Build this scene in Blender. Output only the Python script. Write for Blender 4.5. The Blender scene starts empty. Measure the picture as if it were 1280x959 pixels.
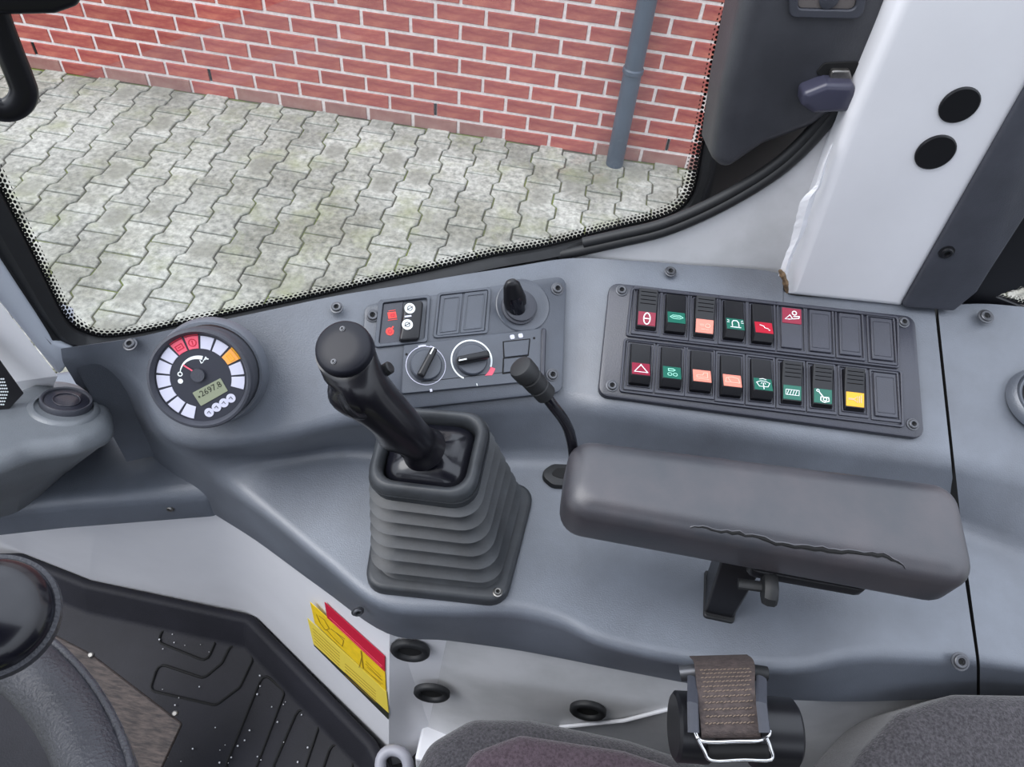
import bpy, math, random
import numpy as np
from mathutils import Vector, Matrix
random.seed(7)
C = bpy.context.scene.collection

# ------------------------------------------------------------ camera
CZ = 2.027                      # camera height above the pavement (m)
FPX = 950.0
YAW, PIT, ROL = [math.radians(a) for a in (-4.2, 48.76, 6.46)]
cy_, sy_ = math.cos(YAW), math.sin(YAW); cp_, sp_ = math.cos(PIT), math.sin(PIT)
FW = np.array([sy_*cp_, cy_*cp_, -sp_]); r_ = np.array([cy_, -sy_, 0.0]); u_ = np.cross(r_, FW)
RT = r_*math.cos(ROL)+u_*math.sin(ROL); UP = -r_*math.sin(ROL)+u_*math.cos(ROL)
CAM = np.array([0, 0, CZ])
cam = bpy.data.objects.new('camera', bpy.data.cameras.new('camera')); C.objects.link(cam)
cam.data.sensor_width = 36; cam.data.lens = 36*FPX/1280; cam.data.clip_start = .02
M = Matrix.Identity(4)
for i in range(3):
    M[i][0] = RT[i]; M[i][1] = UP[i]; M[i][2] = -FW[i]; M[i][3] = CAM[i]
cam.matrix_world = M
S = bpy.context.scene; S.camera = cam

# ------------------------------------------------------------ sky, sun, exposure
W = bpy.data.worlds.new('sky'); S.world = W; W.use_nodes = True
nt = W.node_tree; nt.nodes.clear()
wo = nt.nodes.new('ShaderNodeOutputWorld'); bg = nt.nodes.new('ShaderNodeBackground')
tc = nt.nodes.new('ShaderNodeTexCoord'); sx = nt.nodes.new('ShaderNodeSeparateXYZ')
rp = nt.nodes.new('ShaderNodeValToRGB'); nz = nt.nodes.new('ShaderNodeTexNoise')
nz.inputs['Scale'].default_value = 2.2; nz.inputs['Detail'].default_value = 3
mx = nt.nodes.new('ShaderNodeMixRGB'); mx.blend_type = 'MULTIPLY'; mx.inputs[0].default_value = .35
rp.color_ramp.elements[0].position = 0.0; rp.color_ramp.elements[0].color = (.54, .57, .63, 1)
rp.color_ramp.elements[1].position = .62; rp.color_ramp.elements[1].color = (1.22, 1.32, 1.50, 1)
nt.links.new(tc.outputs['Generated'], sx.inputs[0]); nt.links.new(sx.outputs['Z'], rp.inputs[0])
nt.links.new(tc.outputs['Generated'], nz.inputs['Vector'])
nt.links.new(rp.outputs[0], mx.inputs[1]); nt.links.new(nz.outputs[0], mx.inputs[2])
nt.links.new(mx.outputs[0], bg.inputs[0]); nt.links.new(bg.outputs[0], wo.inputs[0])
bg.inputs[1].default_value = 1.55
sun = bpy.data.lights.new('sun', 'SUN'); sun.energy = 1.9; sun.angle = math.radians(45); sun.color = (1, .98, .96)
so = bpy.data.objects.new('sun', sun); C.objects.link(so)
so.rotation_euler = Vector((.55, .22, -.85)).to_track_quat('-Z', 'Y').to_euler()
S.view_settings.view_transform = 'Standard'; S.view_settings.look = 'None'
S.view_settings.gamma = 1; S.view_settings.use_curve_mapping = False
S.view_settings.exposure = 0.25

# ------------------------------------------------------------ helpers
def V(*a): return np.array(a, float)
def nrm(v): v = np.array(v, float); return v/np.linalg.norm(v)
def ray(u, v): return FW+RT*(u-640)/FPX-UP*(v-479.5)/FPX
def az(u, v, z):                 # point on the horizontal plane z below the eye
    d = ray(u, v); return CAM+d*(z/d[2])
def ad(u, v, dist): return CAM+ray(u, v)*dist
class Fr:                        # a local plane with its own axes
    def __init__(s, O, X, N):
        s.O = np.array(O, float); s.N = nrm(N); X = np.array(X, float); s.X = nrm(X-s.N*(X@s.N)); s.Y = np.cross(s.N, s.X)
    def P(s, a, b, c=0.0): return s.O+s.X*a+s.Y*b+s.N*c
    def loc(s, u, v, c=0.0):
        d = ray(u, v); t = ((s.O+s.N*c-CAM)@s.N)/(d@s.N); p = CAM+d*t-s.O
        return (p@s.X, p@s.Y)
    def at(s, u, v, c=0.0): a, b = s.loc(u, v, c); return s.P(a, b, c)
    def sub(s, a, b, ang=0, c=0.0, tilt=0):
        X = s.X*math.cos(ang)+s.Y*math.sin(ang); Y = -s.X*math.sin(ang)+s.Y*math.cos(ang)
        N = s.N*math.cos(tilt)+Y*math.sin(tilt)
        return Fr(s.P(a, b, c), X, N)
def fr3(pl, pr, pb):             # X from pl to pr, pb below
    X = pr-pl; n = nrm(np.cross(pl-pb, X)); n = -n if n[2] < 0 else n
    return Fr((pl+pr)/2, X, n)
def lin(c):
    c = c/255.0
    return c/12.92 if c <= .04045 else ((c+.055)/1.055)**2.4
def RGB(*c): return (lin(c[0]), lin(c[1]), lin(c[2]), 1)
MATS = {}
def mat(name, col, rough=.5, metal=0, var=0, vscale=20, bump=0, bscale=400, col2=None, rand=0, spec=None, coat=0, stretch=None, sheen=0, lo=.35, hi=.65):
    m = bpy.data.materials.new(name); m.use_nodes = True; n = m.node_tree; b = n.nodes['Principled BSDF']
    b.inputs['Base Color'].default_value = RGB(*col); b.inputs['Roughness'].default_value = rough
    b.inputs['Metallic'].default_value = metal
    if spec is not None: b.inputs['Specular IOR Level'].default_value = spec
    if coat: b.inputs['Coat Weight'].default_value = coat; b.inputs['Coat Roughness'].default_value = .08
    if sheen: b.inputs['Sheen Weight'].default_value = sheen
    t = n.nodes.new('ShaderNodeTexCoord'); out = None; src = t.outputs['Object']
    if stretch:
        mp = n.nodes.new('ShaderNodeMapping'); mp.inputs['Scale'].default_value = stretch
        n.links.new(src, mp.inputs[0]); src = mp.outputs[0]
    if var or col2:
        z = n.nodes.new('ShaderNodeTexNoise'); z.inputs['Scale'].default_value = vscale; z.inputs['Detail'].default_value = 5; z.inputs['Roughness'].default_value = .6
        n.links.new(src, z.inputs['Vector'])
        r = n.nodes.new('ShaderNodeValToRGB'); r.color_ramp.elements[0].position = lo; r.color_ramp.elements[1].position = hi
        c2 = col2 or tuple(min(255, x*(1+var)) for x in col)
        c1 = col if col2 else tuple(x*(1-var) for x in col)
        r.color_ramp.elements[0].color = RGB(*c1); r.color_ramp.elements[1].color = RGB(*c2)
        n.links.new(z.outputs[0], r.inputs[0]); out = r.outputs[0]
    if rand:
        oi = n.nodes.new('ShaderNodeObjectInfo'); h = n.nodes.new('ShaderNodeHueSaturation')
        mr = n.nodes.new('ShaderNodeMapRange'); mr.inputs['To Min'].default_value = 1-rand; mr.inputs['To Max'].default_value = 1+rand
        n.links.new(oi.outputs['Random'], mr.inputs[0]); n.links.new(mr.outputs[0], h.inputs['Value'])
        if out: n.links.new(out, h.inputs['Color'])
        else: h.inputs['Color'].default_value = RGB(*col)
        out = h.outputs[0]
    if out: n.links.new(out, b.inputs['Base Color'])
    if bump:
        z = n.nodes.new('ShaderNodeTexNoise'); z.inputs['Scale'].default_value = bscale; z.inputs['Detail'].default_value = 3
        n.links.new(src, z.inputs['Vector'])
        bp = n.nodes.new('ShaderNodeBump'); bp.inputs['Strength'].default_value = bump; bp.inputs['Distance'].default_value = .001
        n.links.new(z.outputs[0], bp.inputs['Height']); n.links.new(bp.outputs[0], b.inputs['Normal'])
    MATS[name] = m; return m

OR = {}                          # origins of objects already placed (all unrotated)
def tag(o, label=None, cat=None, group=None, kind=None):
    if label: o['label'] = label
    if cat: o['category'] = cat
    if group: o['group'] = group
    if kind: o['kind'] = kind
    return o
def thing(name, loc, label, cat, group=None, kind=None):
    o = bpy.data.objects.new(name, None); C.objects.link(o); loc = np.array(loc, float)
    o.location = loc; o.empty_display_size = .02; OR[o.name] = loc
    return tag(o, label, cat, group, kind)
class MB:
    def __init__(s): s.v = []; s.f = []; s.uv = {}
    def add(s, vs, fs):
        b = len(s.v); s.v += [tuple(map(float, p)) for p in vs]; s.f += [tuple(b+i for i in f) for f in fs]; return s
    def loft(s, loops, closed=True, cap0=True, cap1=True):
        n = len(loops[0]); vs = [p for l in loops for p in l]; fs = []
        for k in range(len(loops)-1):
            for i in range(n if closed else n-1):
                j = (i+1) % n; fs.append((k*n+i, k*n+j, (k+1)*n+j, (k+1)*n+i))
        if cap0 and closed: fs.append(tuple(range(n))[::-1])
        if cap1 and closed: fs.append(tuple((len(loops)-1)*n+i for i in range(n)))
        return s.add(vs, fs)
    def slab(s, fr, poly, z0, z1, r=.002, er=.001, n=4, es=3, cap0=True):
        poly = ccw(poly); loops = [[fr.P(a, b, z0) for a, b in rpoly(poly, r, n)]]
        for k in range(es+1):
            t = math.pi/2*k/es; d = er*(1-math.cos(t)); z = z1-er+er*math.sin(t)
            loops.append([fr.P(a, b, z) for a, b in rpoly(offp(poly, d), max(r-d, 1e-5), n)])
        return s.loft(loops, cap0=cap0)
    def ring(s, fr, outer, inner, z0, z1, r=.002, r2=None, n=4, zi=None):
        outer = ccw(outer); inner = ccw(inner); r2 = r if r2 is None else r2; zi = z0 if zi is None else zi
        A = rpoly(outer, r, n); B = rpoly(inner, r2, n)
        if len(A) != len(B): B = B[:len(A)]
        e = .15*(z1-z0)
        A2 = rpoly(offp(outer, e), max(r-e, 1e-5), n); B2 = rpoly(offp(inner, -e), r2+e, n)
        L = [[fr.P(a, b, z0) for a, b in A], [fr.P(a, b, z1-e) for a, b in A], [fr.P(a, b, z1) for a, b in A2], [fr.P(a, b, z1) for a, b in B2], [fr.P(a, b, z1-e) for a, b in B], [fr.P(a, b, zi) for a, b in B]]
        return s.loft(L, cap0=False, cap1=False)
    def lathe(s, fr, prof, n=32, a0=0, sx=1, sy=1, cap=True):
        L = [[fr.P(r*sx*math.cos(a0+2*math.pi*i/n), r*sy*math.sin(a0+2*math.pi*i/n), z) for i in range(n)] for r, z in prof]
        return s.loft(L, cap0=cap, cap1=cap)
    def tube(s, path, rad, n=10, closed=False, flat=1.0, up=None, cap=True):
        path = [np.array(p, float) for p in path]; K = len(path); L = []; prev = None
        for k in range(K):
            if closed: t = path[(k+1) % K]-path[k-1]
            else: t = path[min(k+1, K-1)]-path[max(k-1, 0)]
            t = nrm(t)
            if up is not None: a = nrm(np.cross(t, up))
            elif prev is None: a = nrm(np.cross(t, V(.13, .2, 1) if abs(t[2]) < .9 else V(1, .1, 0)))
            else: a = nrm(prev-t*(prev@t))
            prev = a; b = np.cross(t, a); r = rad[k] if hasattr(rad, '__len__') else rad
            L.append([path[k]+a*r*math.cos(2*math.pi*i/n)+b*r*flat*math.sin(2*math.pi*i/n) for i in range(n)])
        if closed: L.append(L[0])
        return s.loft(L, cap0=cap and not closed, cap1=cap and not closed)
    def stroke(s, fr, pts, w, c=.0004, closed=False, h=.00025):
        pts = [np.array(p, float) for p in pts]; K = len(pts); A = []; B = []
        for k in range(K):
            if closed: d0 = pts[k]-pts[k-1]; d1 = pts[(k+1) % K]-pts[k]
            else: d0 = pts[k]-pts[k-1] if k else pts[1]-pts[0]; d1 = pts[k+1]-pts[k] if k < K-1 else d0
            d0 = d0/(np.linalg.norm(d0)+1e-12); d1 = d1/(np.linalg.norm(d1)+1e-12)
            n0 = V(-d0[1], d0[0]); n1 = V(-d1[1], d1[0]); m = n0+n1; m = m/max(m@m/2, .6)
            A.append(pts[k]+m*w/2); B.append(pts[k]-m*w/2)
        if closed: A.append(A[0]); B.append(B[0])
        L = [[fr.P(*A[k], c), fr.P(*A[k], c+h), fr.P(*B[k], c+h), fr.P(*B[k], c)] for k in range(len(A))]
        return s.loft(L, cap0=not closed, cap1=not closed)
    def disc(s, fr, a, b, r, c0, c1, n=20):
        return s.lathe(fr.sub(a, b), [(r, c0), (r, c1)], n)
    def build(s, name, m, parent=None, smooth=35, origin=None, label=None, kind=None, bevel=0):
        vs = np.array(s.v); o0 = (vs.min(0)+vs.max(0))/2 if origin is None else np.array(origin, float)
        if origin is None: o0[2] = vs[:, 2].min()
        me = bpy.data.meshes.new(name); me.from_pydata([tuple(p-o0) for p in vs], [], s.f); me.materials.append(m)
        if s.uv:
            ul = me.uv_layers.new(name='UVMap')
            for l in me.loops: ul.data[l.index].uv = s.uv.get(l.vertex_index, (0, 0))
        bmh = __import__('bmesh').new(); bmh.from_mesh(me)
        __import__('bmesh').ops.recalc_face_normals(bmh, faces=bmh.faces); bmh.to_mesh(me); bmh.free()
        if smooth:
            me.polygons.foreach_set('use_smooth', [True]*len(me.polygons)); me.set_sharp_from_angle(angle=math.radians(smooth))
        o = bpy.data.objects.new(name, me); C.objects.link(o)
        if parent is not None: o.parent = parent; o.location = o0-OR[parent.name]
        else: o.location = o0
        OR[o.name] = o0
        if bevel:
            bv = o.modifiers.new('bevel', 'BEVEL'); bv.width = bevel; bv.segments = 2; bv.limit_method = 'ANGLE'; bv.angle_limit = math.radians(40)
        return tag(o, label, None, None, kind)
def ccw(p):
    p = [tuple(q) for q in p]; A = sum(p[i-1][0]*p[i][1]-p[i][0]*p[i-1][1] for i in range(len(p)))
    return p if A > 0 else p[::-1]
def rpoly(p, r, n=4):
    out = []; K = len(p)
    for i in range(K):
        a, b, c = np.array(p[i-1]), np.array(p[i]), np.array(p[(i+1) % K])
        u, v = a-b, c-b; lu, lv = np.linalg.norm(u), np.linalg.norm(v); u = u/lu; v = v/lv
        cs = max(-.9999, min(.9999, u@v)); th = math.acos(cs)
        t = min(r/math.tan(th/2), lu*.49, lv*.49)
        P0, P1 = b+u*t, b+v*t
        for k in range(n+1):
            w = k/n; out.append(tuple(P0*(1-w)**2+b*2*w*(1-w)*(1.0)+P1*w*w if th > 2.2 else
                (lambda q: q)((P0*(1-w)**2+b*2*w*(1-w)*.8+P1*w*w)/((1-w)**2+1.6*w*(1-w)+w*w))))
    return out
def offp(p, d):
    K = len(p); out = []
    for i in range(K):
        a, b, c = np.array(p[i-1]), np.array(p[i]), np.array(p[(i+1) % K])
        u, v = nrm(b-a), nrm(c-b); n0, n1 = V(-u[1], u[0]), V(-v[1], v[0]); m = n0+n1
        out.append(tuple(b+m*d*2/max(m@m, .4)))
    return out
def rect(w, h, cx=0, cy=0): return [(cx-w/2, cy-h/2), (cx+w/2, cy-h/2), (cx+w/2, cy+h/2), (cx-w/2, cy+h/2)]
def pxpoly(fr, pts, c=0): return [fr.loc(u, v, c) for u, v in pts]
def crom(P, m=6):
    P = [np.array(p, float) for p in P]; out = []
    for i in range(len(P)-1):
        a = P[i-1] if i else 2*P[0]-P[1]; b, c = P[i], P[i+1]; d = P[i+2] if i+2 < len(P) else 2*P[-1]-P[-2]
        for k in range(m):
            t = k/m; out.append(.5*((2*b)+(c-a)*t+(2*a-5*b+4*c-d)*t*t+(3*b-a-3*c+d)*t**3))
    out.append(P[-1]); return out
def arc(cx, cy, r, a0, a1, n=16, ry=None):
    ry = r if ry is None else ry
    return [(cx+r*math.cos(math.radians(a0+(a1-a0)*k/n)), cy+ry*math.sin(math.radians(a0+(a1-a0)*k/n))) for k in range(n+1)]
def screw(fr, u, v, r, parent, m, m2, a=None, b=None, name='screw', c=0, base=None, h=.0025):
    if a is None: a, b = fr.loc(u, v, c)
    f = fr.sub(a, b, .4, c); o = MB().lathe(f, [(r*1.35, 0), (r*1.35, h*.35), (r*1.05, h*.45), (r, h), (r*.86, h*1.2), (r*.55, h*1.15), (r*.45, h*.3)], 18).build(name, m, parent)
    MB().lathe(f, [(r*.45, h*.31), (r*.3, h*.36)], 6).build('socket', m2, o)
    return o
def text(fr, a, b, s, size, m, parent, name='lettering', c=.0003):
    cu = bpy.data.curves.new(name, 'FONT'); cu.body = s; cu.size = size; cu.align_x = 'CENTER'; cu.align_y = 'CENTER'; cu.extrude = .0001; cu.resolution_u = 2
    t = bpy.data.objects.new(name, cu); C.objects.link(t); bpy.context.view_layer.update()
    me = bpy.data.meshes.new_from_object(t.evaluated_get(bpy.context.evaluated_depsgraph_get())); bpy.data.objects.remove(t)
    mb = MB(); mb.add([fr.P(a+v.co.x, b+v.co.y, c+v.co.z) for v in me.vertices], [tuple(p.vertices) for p in me.polygons])
    bpy.data.meshes.remove(me); return mb.build(name, m, parent, smooth=0)
def dup(src, parent, loc, **kw):
    o = src.copy(); C.objects.link(o); o.parent = parent; o.location = loc; return o

# ------------------------------------------------------------ materials
m_console = mat('console_plastic', (78, 82, 90), .42, col2=(102, 108, 118), vscale=9, spec=1.0, bump=.25, bscale=900, lo=.3, hi=.7)
m_console_d = mat('pod_plastic', (96, 100, 105), .45, spec=.9, col2=(112, 117, 122), vscale=10, bump=.25, bscale=900)
m_panel = mat('panel_plastic', (42, 43, 54), .36, spec=.8, var=.07, vscale=25, bump=.15, bscale=900)
m_panel2 = mat('grey_panel_plastic', (62, 67, 77), .4, spec=.9, var=.06, vscale=25, bump=.15, bscale=900)
m_black = mat('black_plastic', (18, 18, 22), .35)
m_gloss = mat('glossy_black_plastic', (14, 14, 22), .22, coat=.3)
m_grip = mat('grip_plastic', (12, 11, 18), .3, coat=.2)
m_cap = mat('grip_cap_plastic', (15, 16, 26), .42, spec=.35)
m_rub = mat('black_rubber', (28, 29, 31), .55, var=.1, vscale=60)
m_bellows = mat('bellows_rubber', (44, 46, 49), .45, col2=(56, 59, 63), vscale=40, bump=.1)
m_arm = mat('armrest_vinyl', (52, 54, 60), .4, spec=.8, col2=(70, 66, 70), vscale=14, bump=.12, bscale=1200)
m_dark = mat('dark_gap', (8, 8, 9), .8)
m_white = mat('white_paint', (226, 226, 230), .32, col2=(233, 233, 237), vscale=6)
m_white2 = mat('white_paint_scuffed', (188, 189, 190), .4, col2=(206, 206, 208), vscale=14, lo=.3, hi=.6)
m_white_chip = mat('chipped_filler', (228, 228, 232), .6, bump=.6, bscale=200)
m_trim = mat('dark_trim_plastic', (64, 66, 74), .5, var=.06, vscale=30, bump=.2, bscale=900)
m_steel = mat('worn_steel', (130, 128, 125), .38, metal=.9, var=.15, vscale=80)
m_chrome = mat('chrome_wire', (215, 215, 215), .15, metal=1)
m_screw = mat('screw_steel', (95, 96, 100), .4, metal=.7)
m_brick = mat('brick_face', (144, 60, 62), .85, col2=(178, 102, 86), vscale=9, rand=.13, bump=.5, bscale=120, stretch=(1, 1, 4))
m_brick_b = mat('brick_face_weathered', (138, 92, 86), .9, col2=(158, 122, 112), vscale=9, rand=.1, bump=.5, bscale=120)
m_mortar = mat('mortar', (226, 216, 213), .95, var=.05, vscale=60, bump=.4, bscale=200)
m_pave = None
m_matt = mat('floor_mat_rubber', (25, 25, 31), .6, spec=.25, col2=(32, 32, 39), vscale=12, bump=.3, bscale=500)
m_pedal = mat('worn_pedal_steel', (38, 33, 33), .65, metal=.2, col2=(78, 68, 64), vscale=70, bump=.6, bscale=160, stretch=(1, 5, 1))
m_fabric = mat('seat_fabric', (42, 40, 44), .95, col2=(76, 73, 77), vscale=420, bump=1, bscale=700, sheen=.3)
m_fabric_r = mat('seat_fabric_maroon', (58, 44, 52), .95, col2=(86, 72, 80), vscale=420, bump=1, bscale=700, sheen=.3)
m_web = mat('belt_webbing', (62, 54, 53), .85, col2=(84, 73, 70), vscale=200, bump=.8, bscale=500, stretch=(1, 1, 3))
m_rim = mat('steering_rim_foam', (44, 45, 51), .42, col2=(54, 55, 61), vscale=60, bump=.7, bscale=700)
m_red = mat('lens_red', (138, 30, 56), .35)
m_red2 = mat('lens_bright_red', (176, 24, 48), .35)
m_green = mat('lens_green', (30, 100, 84), .35)
m_orange = mat('lens_salmon', (236, 140, 122), .35)
m_amber = mat('lens_amber', (246, 178, 42), .35)
m_icon = mat('icon_white', (235, 240, 240), .5)
m_icon_g = mat('icon_pale_green', (150, 215, 195), .5)
m_icon_o = mat('icon_pale_orange', (255, 190, 170), .5)
m_redicon = mat('icon_red', (232, 70, 62), .5)
m_seg = mat('gauge_segment_grey', (205, 205, 222), .5)
m_seg_r = mat('gauge_segment_red', (238, 96, 118), .5)
m_seg_o = mat('gauge_segment_orange', (246, 170, 84), .5)
m_dial = mat('gauge_dial', (44, 46, 56), .45)
m_lcd = mat('lcd_panel', (140, 146, 122), .35)
m_yel = mat('sticker_yellow', (238, 200, 36), .4, var=.04, vscale=120)
m_yel2 = mat('sticker_pale_yellow', (232, 208, 80), .4)
m_stred = mat('sticker_red', (196, 28, 58), .4)
m_ink = mat('sticker_ink', (150, 120, 30), .5)
m_dkink = mat('dark_ink', (40, 42, 30), .5)
m_pipe = mat('grey_pvc', (66, 76, 90), .45, var=.05, vscale=8)
m_soil = mat('joint_sand', (84, 82, 68), .95, col2=(112, 124, 52), vscale=5, lo=.45, hi=.68, bump=.6, bscale=90)

def paver_mat():
    m = bpy.data.materials.new('paver_concrete'); m.use_nodes = True; n = m.node_tree; b = n.nodes['Principled BSDF']; b.inputs['Roughness'].default_value = .9
    g = n.nodes.new('ShaderNodeNewGeometry'); L = n.links.new
    def noise(s, d=5):
        z = n.nodes.new('ShaderNodeTexNoise'); z.inputs['Scale'].default_value = s; z.inputs['Detail'].default_value = d; z.inputs['Roughness'].default_value = .65
        L(g.outputs['Position'], z.inputs['Vector']); return z.outputs[0]
    def ramp(x, a, ca, c, cc):
        r = n.nodes.new('ShaderNodeValToRGB'); r.color_ramp.elements[0].position = a; r.color_ramp.elements[1].position = c
        r.color_ramp.elements[0].color = ca; r.color_ramp.elements[1].color = cc; L(x, r.inputs[0]); return r.outputs[0]
    base = ramp(noise(38), .3, RGB(126, 128, 122), .7, RGB(204, 205, 197))
    dirt = ramp(noise(1.5, 4), .40, (1, 1, 1, 1), .62, RGB(188, 186, 176))
    mm = n.nodes.new('ShaderNodeMixRGB'); mm.blend_type = 'MULTIPLY'; mm.inputs[0].default_value = 1; L(base, mm.inputs[1]); L(dirt, mm.inputs[2])
    gr = ramp(noise(5, 4), .52, (0, 0, 0, 1), .72, (1, 1, 1, 1))
    m2 = n.nodes.new('ShaderNodeMixRGB'); m2.inputs[2].default_value = RGB(140, 146, 104)
    sc = n.nodes.new('ShaderNodeMath'); sc.operation = 'MULTIPLY'; sc.inputs[1].default_value = .55; L(gr, sc.inputs[0]); L(sc.outputs[0], m2.inputs[0]); L(mm.outputs[0], m2.inputs[1])
    oi = n.nodes.new('ShaderNodeObjectInfo'); h = n.nodes.new('ShaderNodeHueSaturation')
    mr = n.nodes.new('ShaderNodeMapRange'); mr.inputs['To Min'].default_value = .84; mr.inputs['To Max'].default_value = 1.1
    L(oi.outputs['Random'], mr.inputs[0]); L(mr.outputs[0], h.inputs['Value']); L(m2.outputs[0], h.inputs['Color']); 
    tc = n.nodes.new('ShaderNodeTexCoord'); mp = n.nodes.new('ShaderNodeVectorMath'); mp.operation = 'MULTIPLY'; mp.inputs[1].default_value = (17, 13, 0); L(tc.outputs['Object'], mp.inputs[0])
    ln = n.nodes.new('ShaderNodeVectorMath'); ln.operation = 'LENGTH'; L(mp.outputs[0], ln.inputs[0])
    st = n.nodes.new('ShaderNodeMapRange'); st.interpolation_type = 'SMOOTHSTEP'; st.inputs['From Min'].default_value = 1.15; st.inputs['From Max'].default_value = .5; L(ln.outputs['Value'], st.inputs[0])
    rr = n.nodes.new('ShaderNodeMath'); rr.operation = 'MULTIPLY'; rr.inputs[1].default_value = 7.31; L(oi.outputs['Random'], rr.inputs[0])
    fr2 = n.nodes.new('ShaderNodeMath'); fr2.operation = 'FRACT'; L(rr.outputs[0], fr2.inputs[0])
    sr = n.nodes.new('ShaderNodeMapRange'); sr.inputs['From Min'].default_value = .55; sr.inputs['From Max'].default_value = 1; sr.inputs['To Max'].default_value = .75; L(fr2.outputs[0], sr.inputs[0])
    nn = n.nodes.new('ShaderNodeMath'); nn.operation = 'MULTIPLY'; L(st.outputs[0], nn.inputs[0]); L(sr.outputs[0], nn.inputs[1])
    md = n.nodes.new('ShaderNodeMixRGB'); md.inputs[2].default_value = RGB(122, 122, 112); L(nn.outputs[0], md.inputs[0]); L(h.outputs[0], md.inputs[1]); L(md.outputs[0], b.inputs['Base Color'])
    bp = n.nodes.new('ShaderNodeBump'); bp.inputs['Strength'].default_value = .6; bp.inputs['Distance'].default_value = .002
    L(noise(120), bp.inputs['Height']); L(bp.outputs[0], b.inputs['Normal']); return m
m_pave = paver_mat()

def glass_mat(name, frit=False, pitch=.0042, dust=.085, width=.012):
    m = bpy.data.materials.new(name); m.use_nodes = True; n = m.node_tree; n.nodes.clear(); L = n.links.new
    out = n.nodes.new('ShaderNodeOutputMaterial'); tr = n.nodes.new('ShaderNodeBsdfTransparent'); tr.inputs[0].default_value = (.97, .98, .97, 1)
    gl = n.nodes.new('ShaderNodeBsdfGlossy'); gl.inputs['Roughness'].default_value = .02
    m1 = n.nodes.new("ShaderNodeMixShader"); m1.inputs[0].default_value = .035; L(tr.outputs[0], m1.inputs[1]); L(gl.outputs[0], m1.inputs[2])
    df = n.nodes.new('ShaderNodeBsdfDiffuse'); df.inputs[0].default_value = (.85, .87, .9, 1)
    m2 = n.nodes.new('ShaderNodeMixShader'); m2.inputs[0].default_value = dust; L(m1.outputs[0], m2.inputs[1]); L(df.outputs[0], m2.inputs[2])
    last = m2.outputs[0]
    if frit:
        uv = n.nodes.new('ShaderNodeUVMap'); sp = n.nodes.new('ShaderNodeSeparateXYZ'); L(uv.outputs[0], sp.inputs[0])
        def hexd(off):
            a = n.nodes.new('ShaderNodeVectorMath'); a.operation = 'MULTIPLY'; a.inputs[1].default_value = (1/pitch, width/pitch/1.732, 0); L(uv.outputs[0], a.inputs[0])
            b = n.nodes.new('ShaderNodeVectorMath'); b.operation = 'ADD'; b.inputs[1].default_value = (off+100, off+100, 0); L(a.outputs[0], b.inputs[0])
            c = n.nodes.new('ShaderNodeVectorMath'); c.operation = 'FRACTION'; L(b.outputs[0], c.inputs[0])
            d = n.nodes.new('ShaderNodeVectorMath'); d.operation = 'SUBTRACT'; d.inputs[1].default_value = (.5, .5, 0); L(c.outputs[0], d.inputs[0])
            e = n.nodes.new('ShaderNodeVectorMath'); e.operation = 'MULTIPLY'; e.inputs[1].default_value = (1, 1.732, 0); L(d.outputs[0], e.inputs[0])
            f = n.nodes.new('ShaderNodeVectorMath'); f.operation = 'LENGTH'; L(e.outputs[0], f.inputs[0]); return f.outputs['Value']
        mn = n.nodes.new('ShaderNodeMath'); mn.operation = 'MINIMUM'; L(hexd(0), mn.inputs[0]); L(hexd(.5), mn.inputs[1])
        mr = n.nodes.new('ShaderNodeMapRange'); mr.inputs['To Min'].default_value = .24; mr.inputs['To Max'].default_value = .60; L(sp.outputs['Y'], mr.inputs[0])
        lt = n.nodes.new('ShaderNodeMath'); lt.operation = 'LESS_THAN'; L(mn.outputs[0], lt.inputs[0]); L(mr.outputs[0], lt.inputs[1])
        bk = n.nodes.new('ShaderNodeBsdfPrincipled'); bk.inputs['Base Color'].default_value = RGB(14, 14, 16); bk.inputs['Roughness'].default_value = .4
        m3 = n.nodes.new('ShaderNodeMixShader'); L(lt.outputs[0], m3.inputs[0]); L(last, m3.inputs[1]); L(bk.outputs[0], m3.inputs[2]); last = m3.outputs[0]
    L(last, out.inputs[0]); return m
m_glass = glass_mat('window_glass'); m_frit = glass_mat('dotted_glass_border', True)

# ------------------------------------------------------------ outside: brick wall
GX, GY, PA, PB_ = -.606, 3.118, .1413, .2033
WY = 3.336; WX0 = -1.894; WZ0 = CZ-1.576; BH = .0777; BL = .226
wall = thing('wall_outside', (0, WY, 0), 'red brick wall with pale mortar behind the pavement', None, kind='structure')
fw = Fr((0, WY, 0), (1, 0, 0), (0, -1, 0))
def box(mb, x0, x1, y0, y1, z0, z1):
    return mb.add([(x, y, z) for z in (z0, z1) for x, y in ((x0, y0), (x1, y0), (x1, y1), (x0, y1))], [(3, 2, 1, 0), (4, 5, 6, 7), (0, 1, 5, 4), (1, 2, 6, 5), (2, 3, 7, 6), (3, 0, 4, 7)])
box(MB(), -4.5, 4.5, WY+.006, WY+.2, -.05, 3.0).build('mortar', m_mortar, wall, smooth=0)
def brick_mesh(name, m, k):
    mb = MB(); rr = random.Random(k); w, h = BL-.015, BH-.0155; j = lambda: rr.uniform(-.0012, .0012)
    p = [(-w/2+j(), -h/2+j()), (w/2+j(), -h/2+j()), (w/2+j(), h/2+j()), (-w/2+j(), h/2+j())]
    f0 = Fr((0, 0, 0), (1, 0, 0), (0, -1, 0))
    mb.loft([[f0.P(a, b, -.06) for a, b in p], [f0.P(a, b, -.002) for a, b in p], [f0.P(a, b, 0) for a, b in offp(p, .0025)]], cap0=False)
    o = mb.build(name, m, None, smooth=0, origin=(0, 0, 0)); me = o.data; bpy.data.objects.remove(o); return me
bms = [brick_mesh('brick', m_brick, k) for k in range(4)]; bmw = [brick_mesh('brick', m_brick_b, 9+k) for k in range(2)]
nb = 0; farb = MB()
weeps = set()
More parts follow.
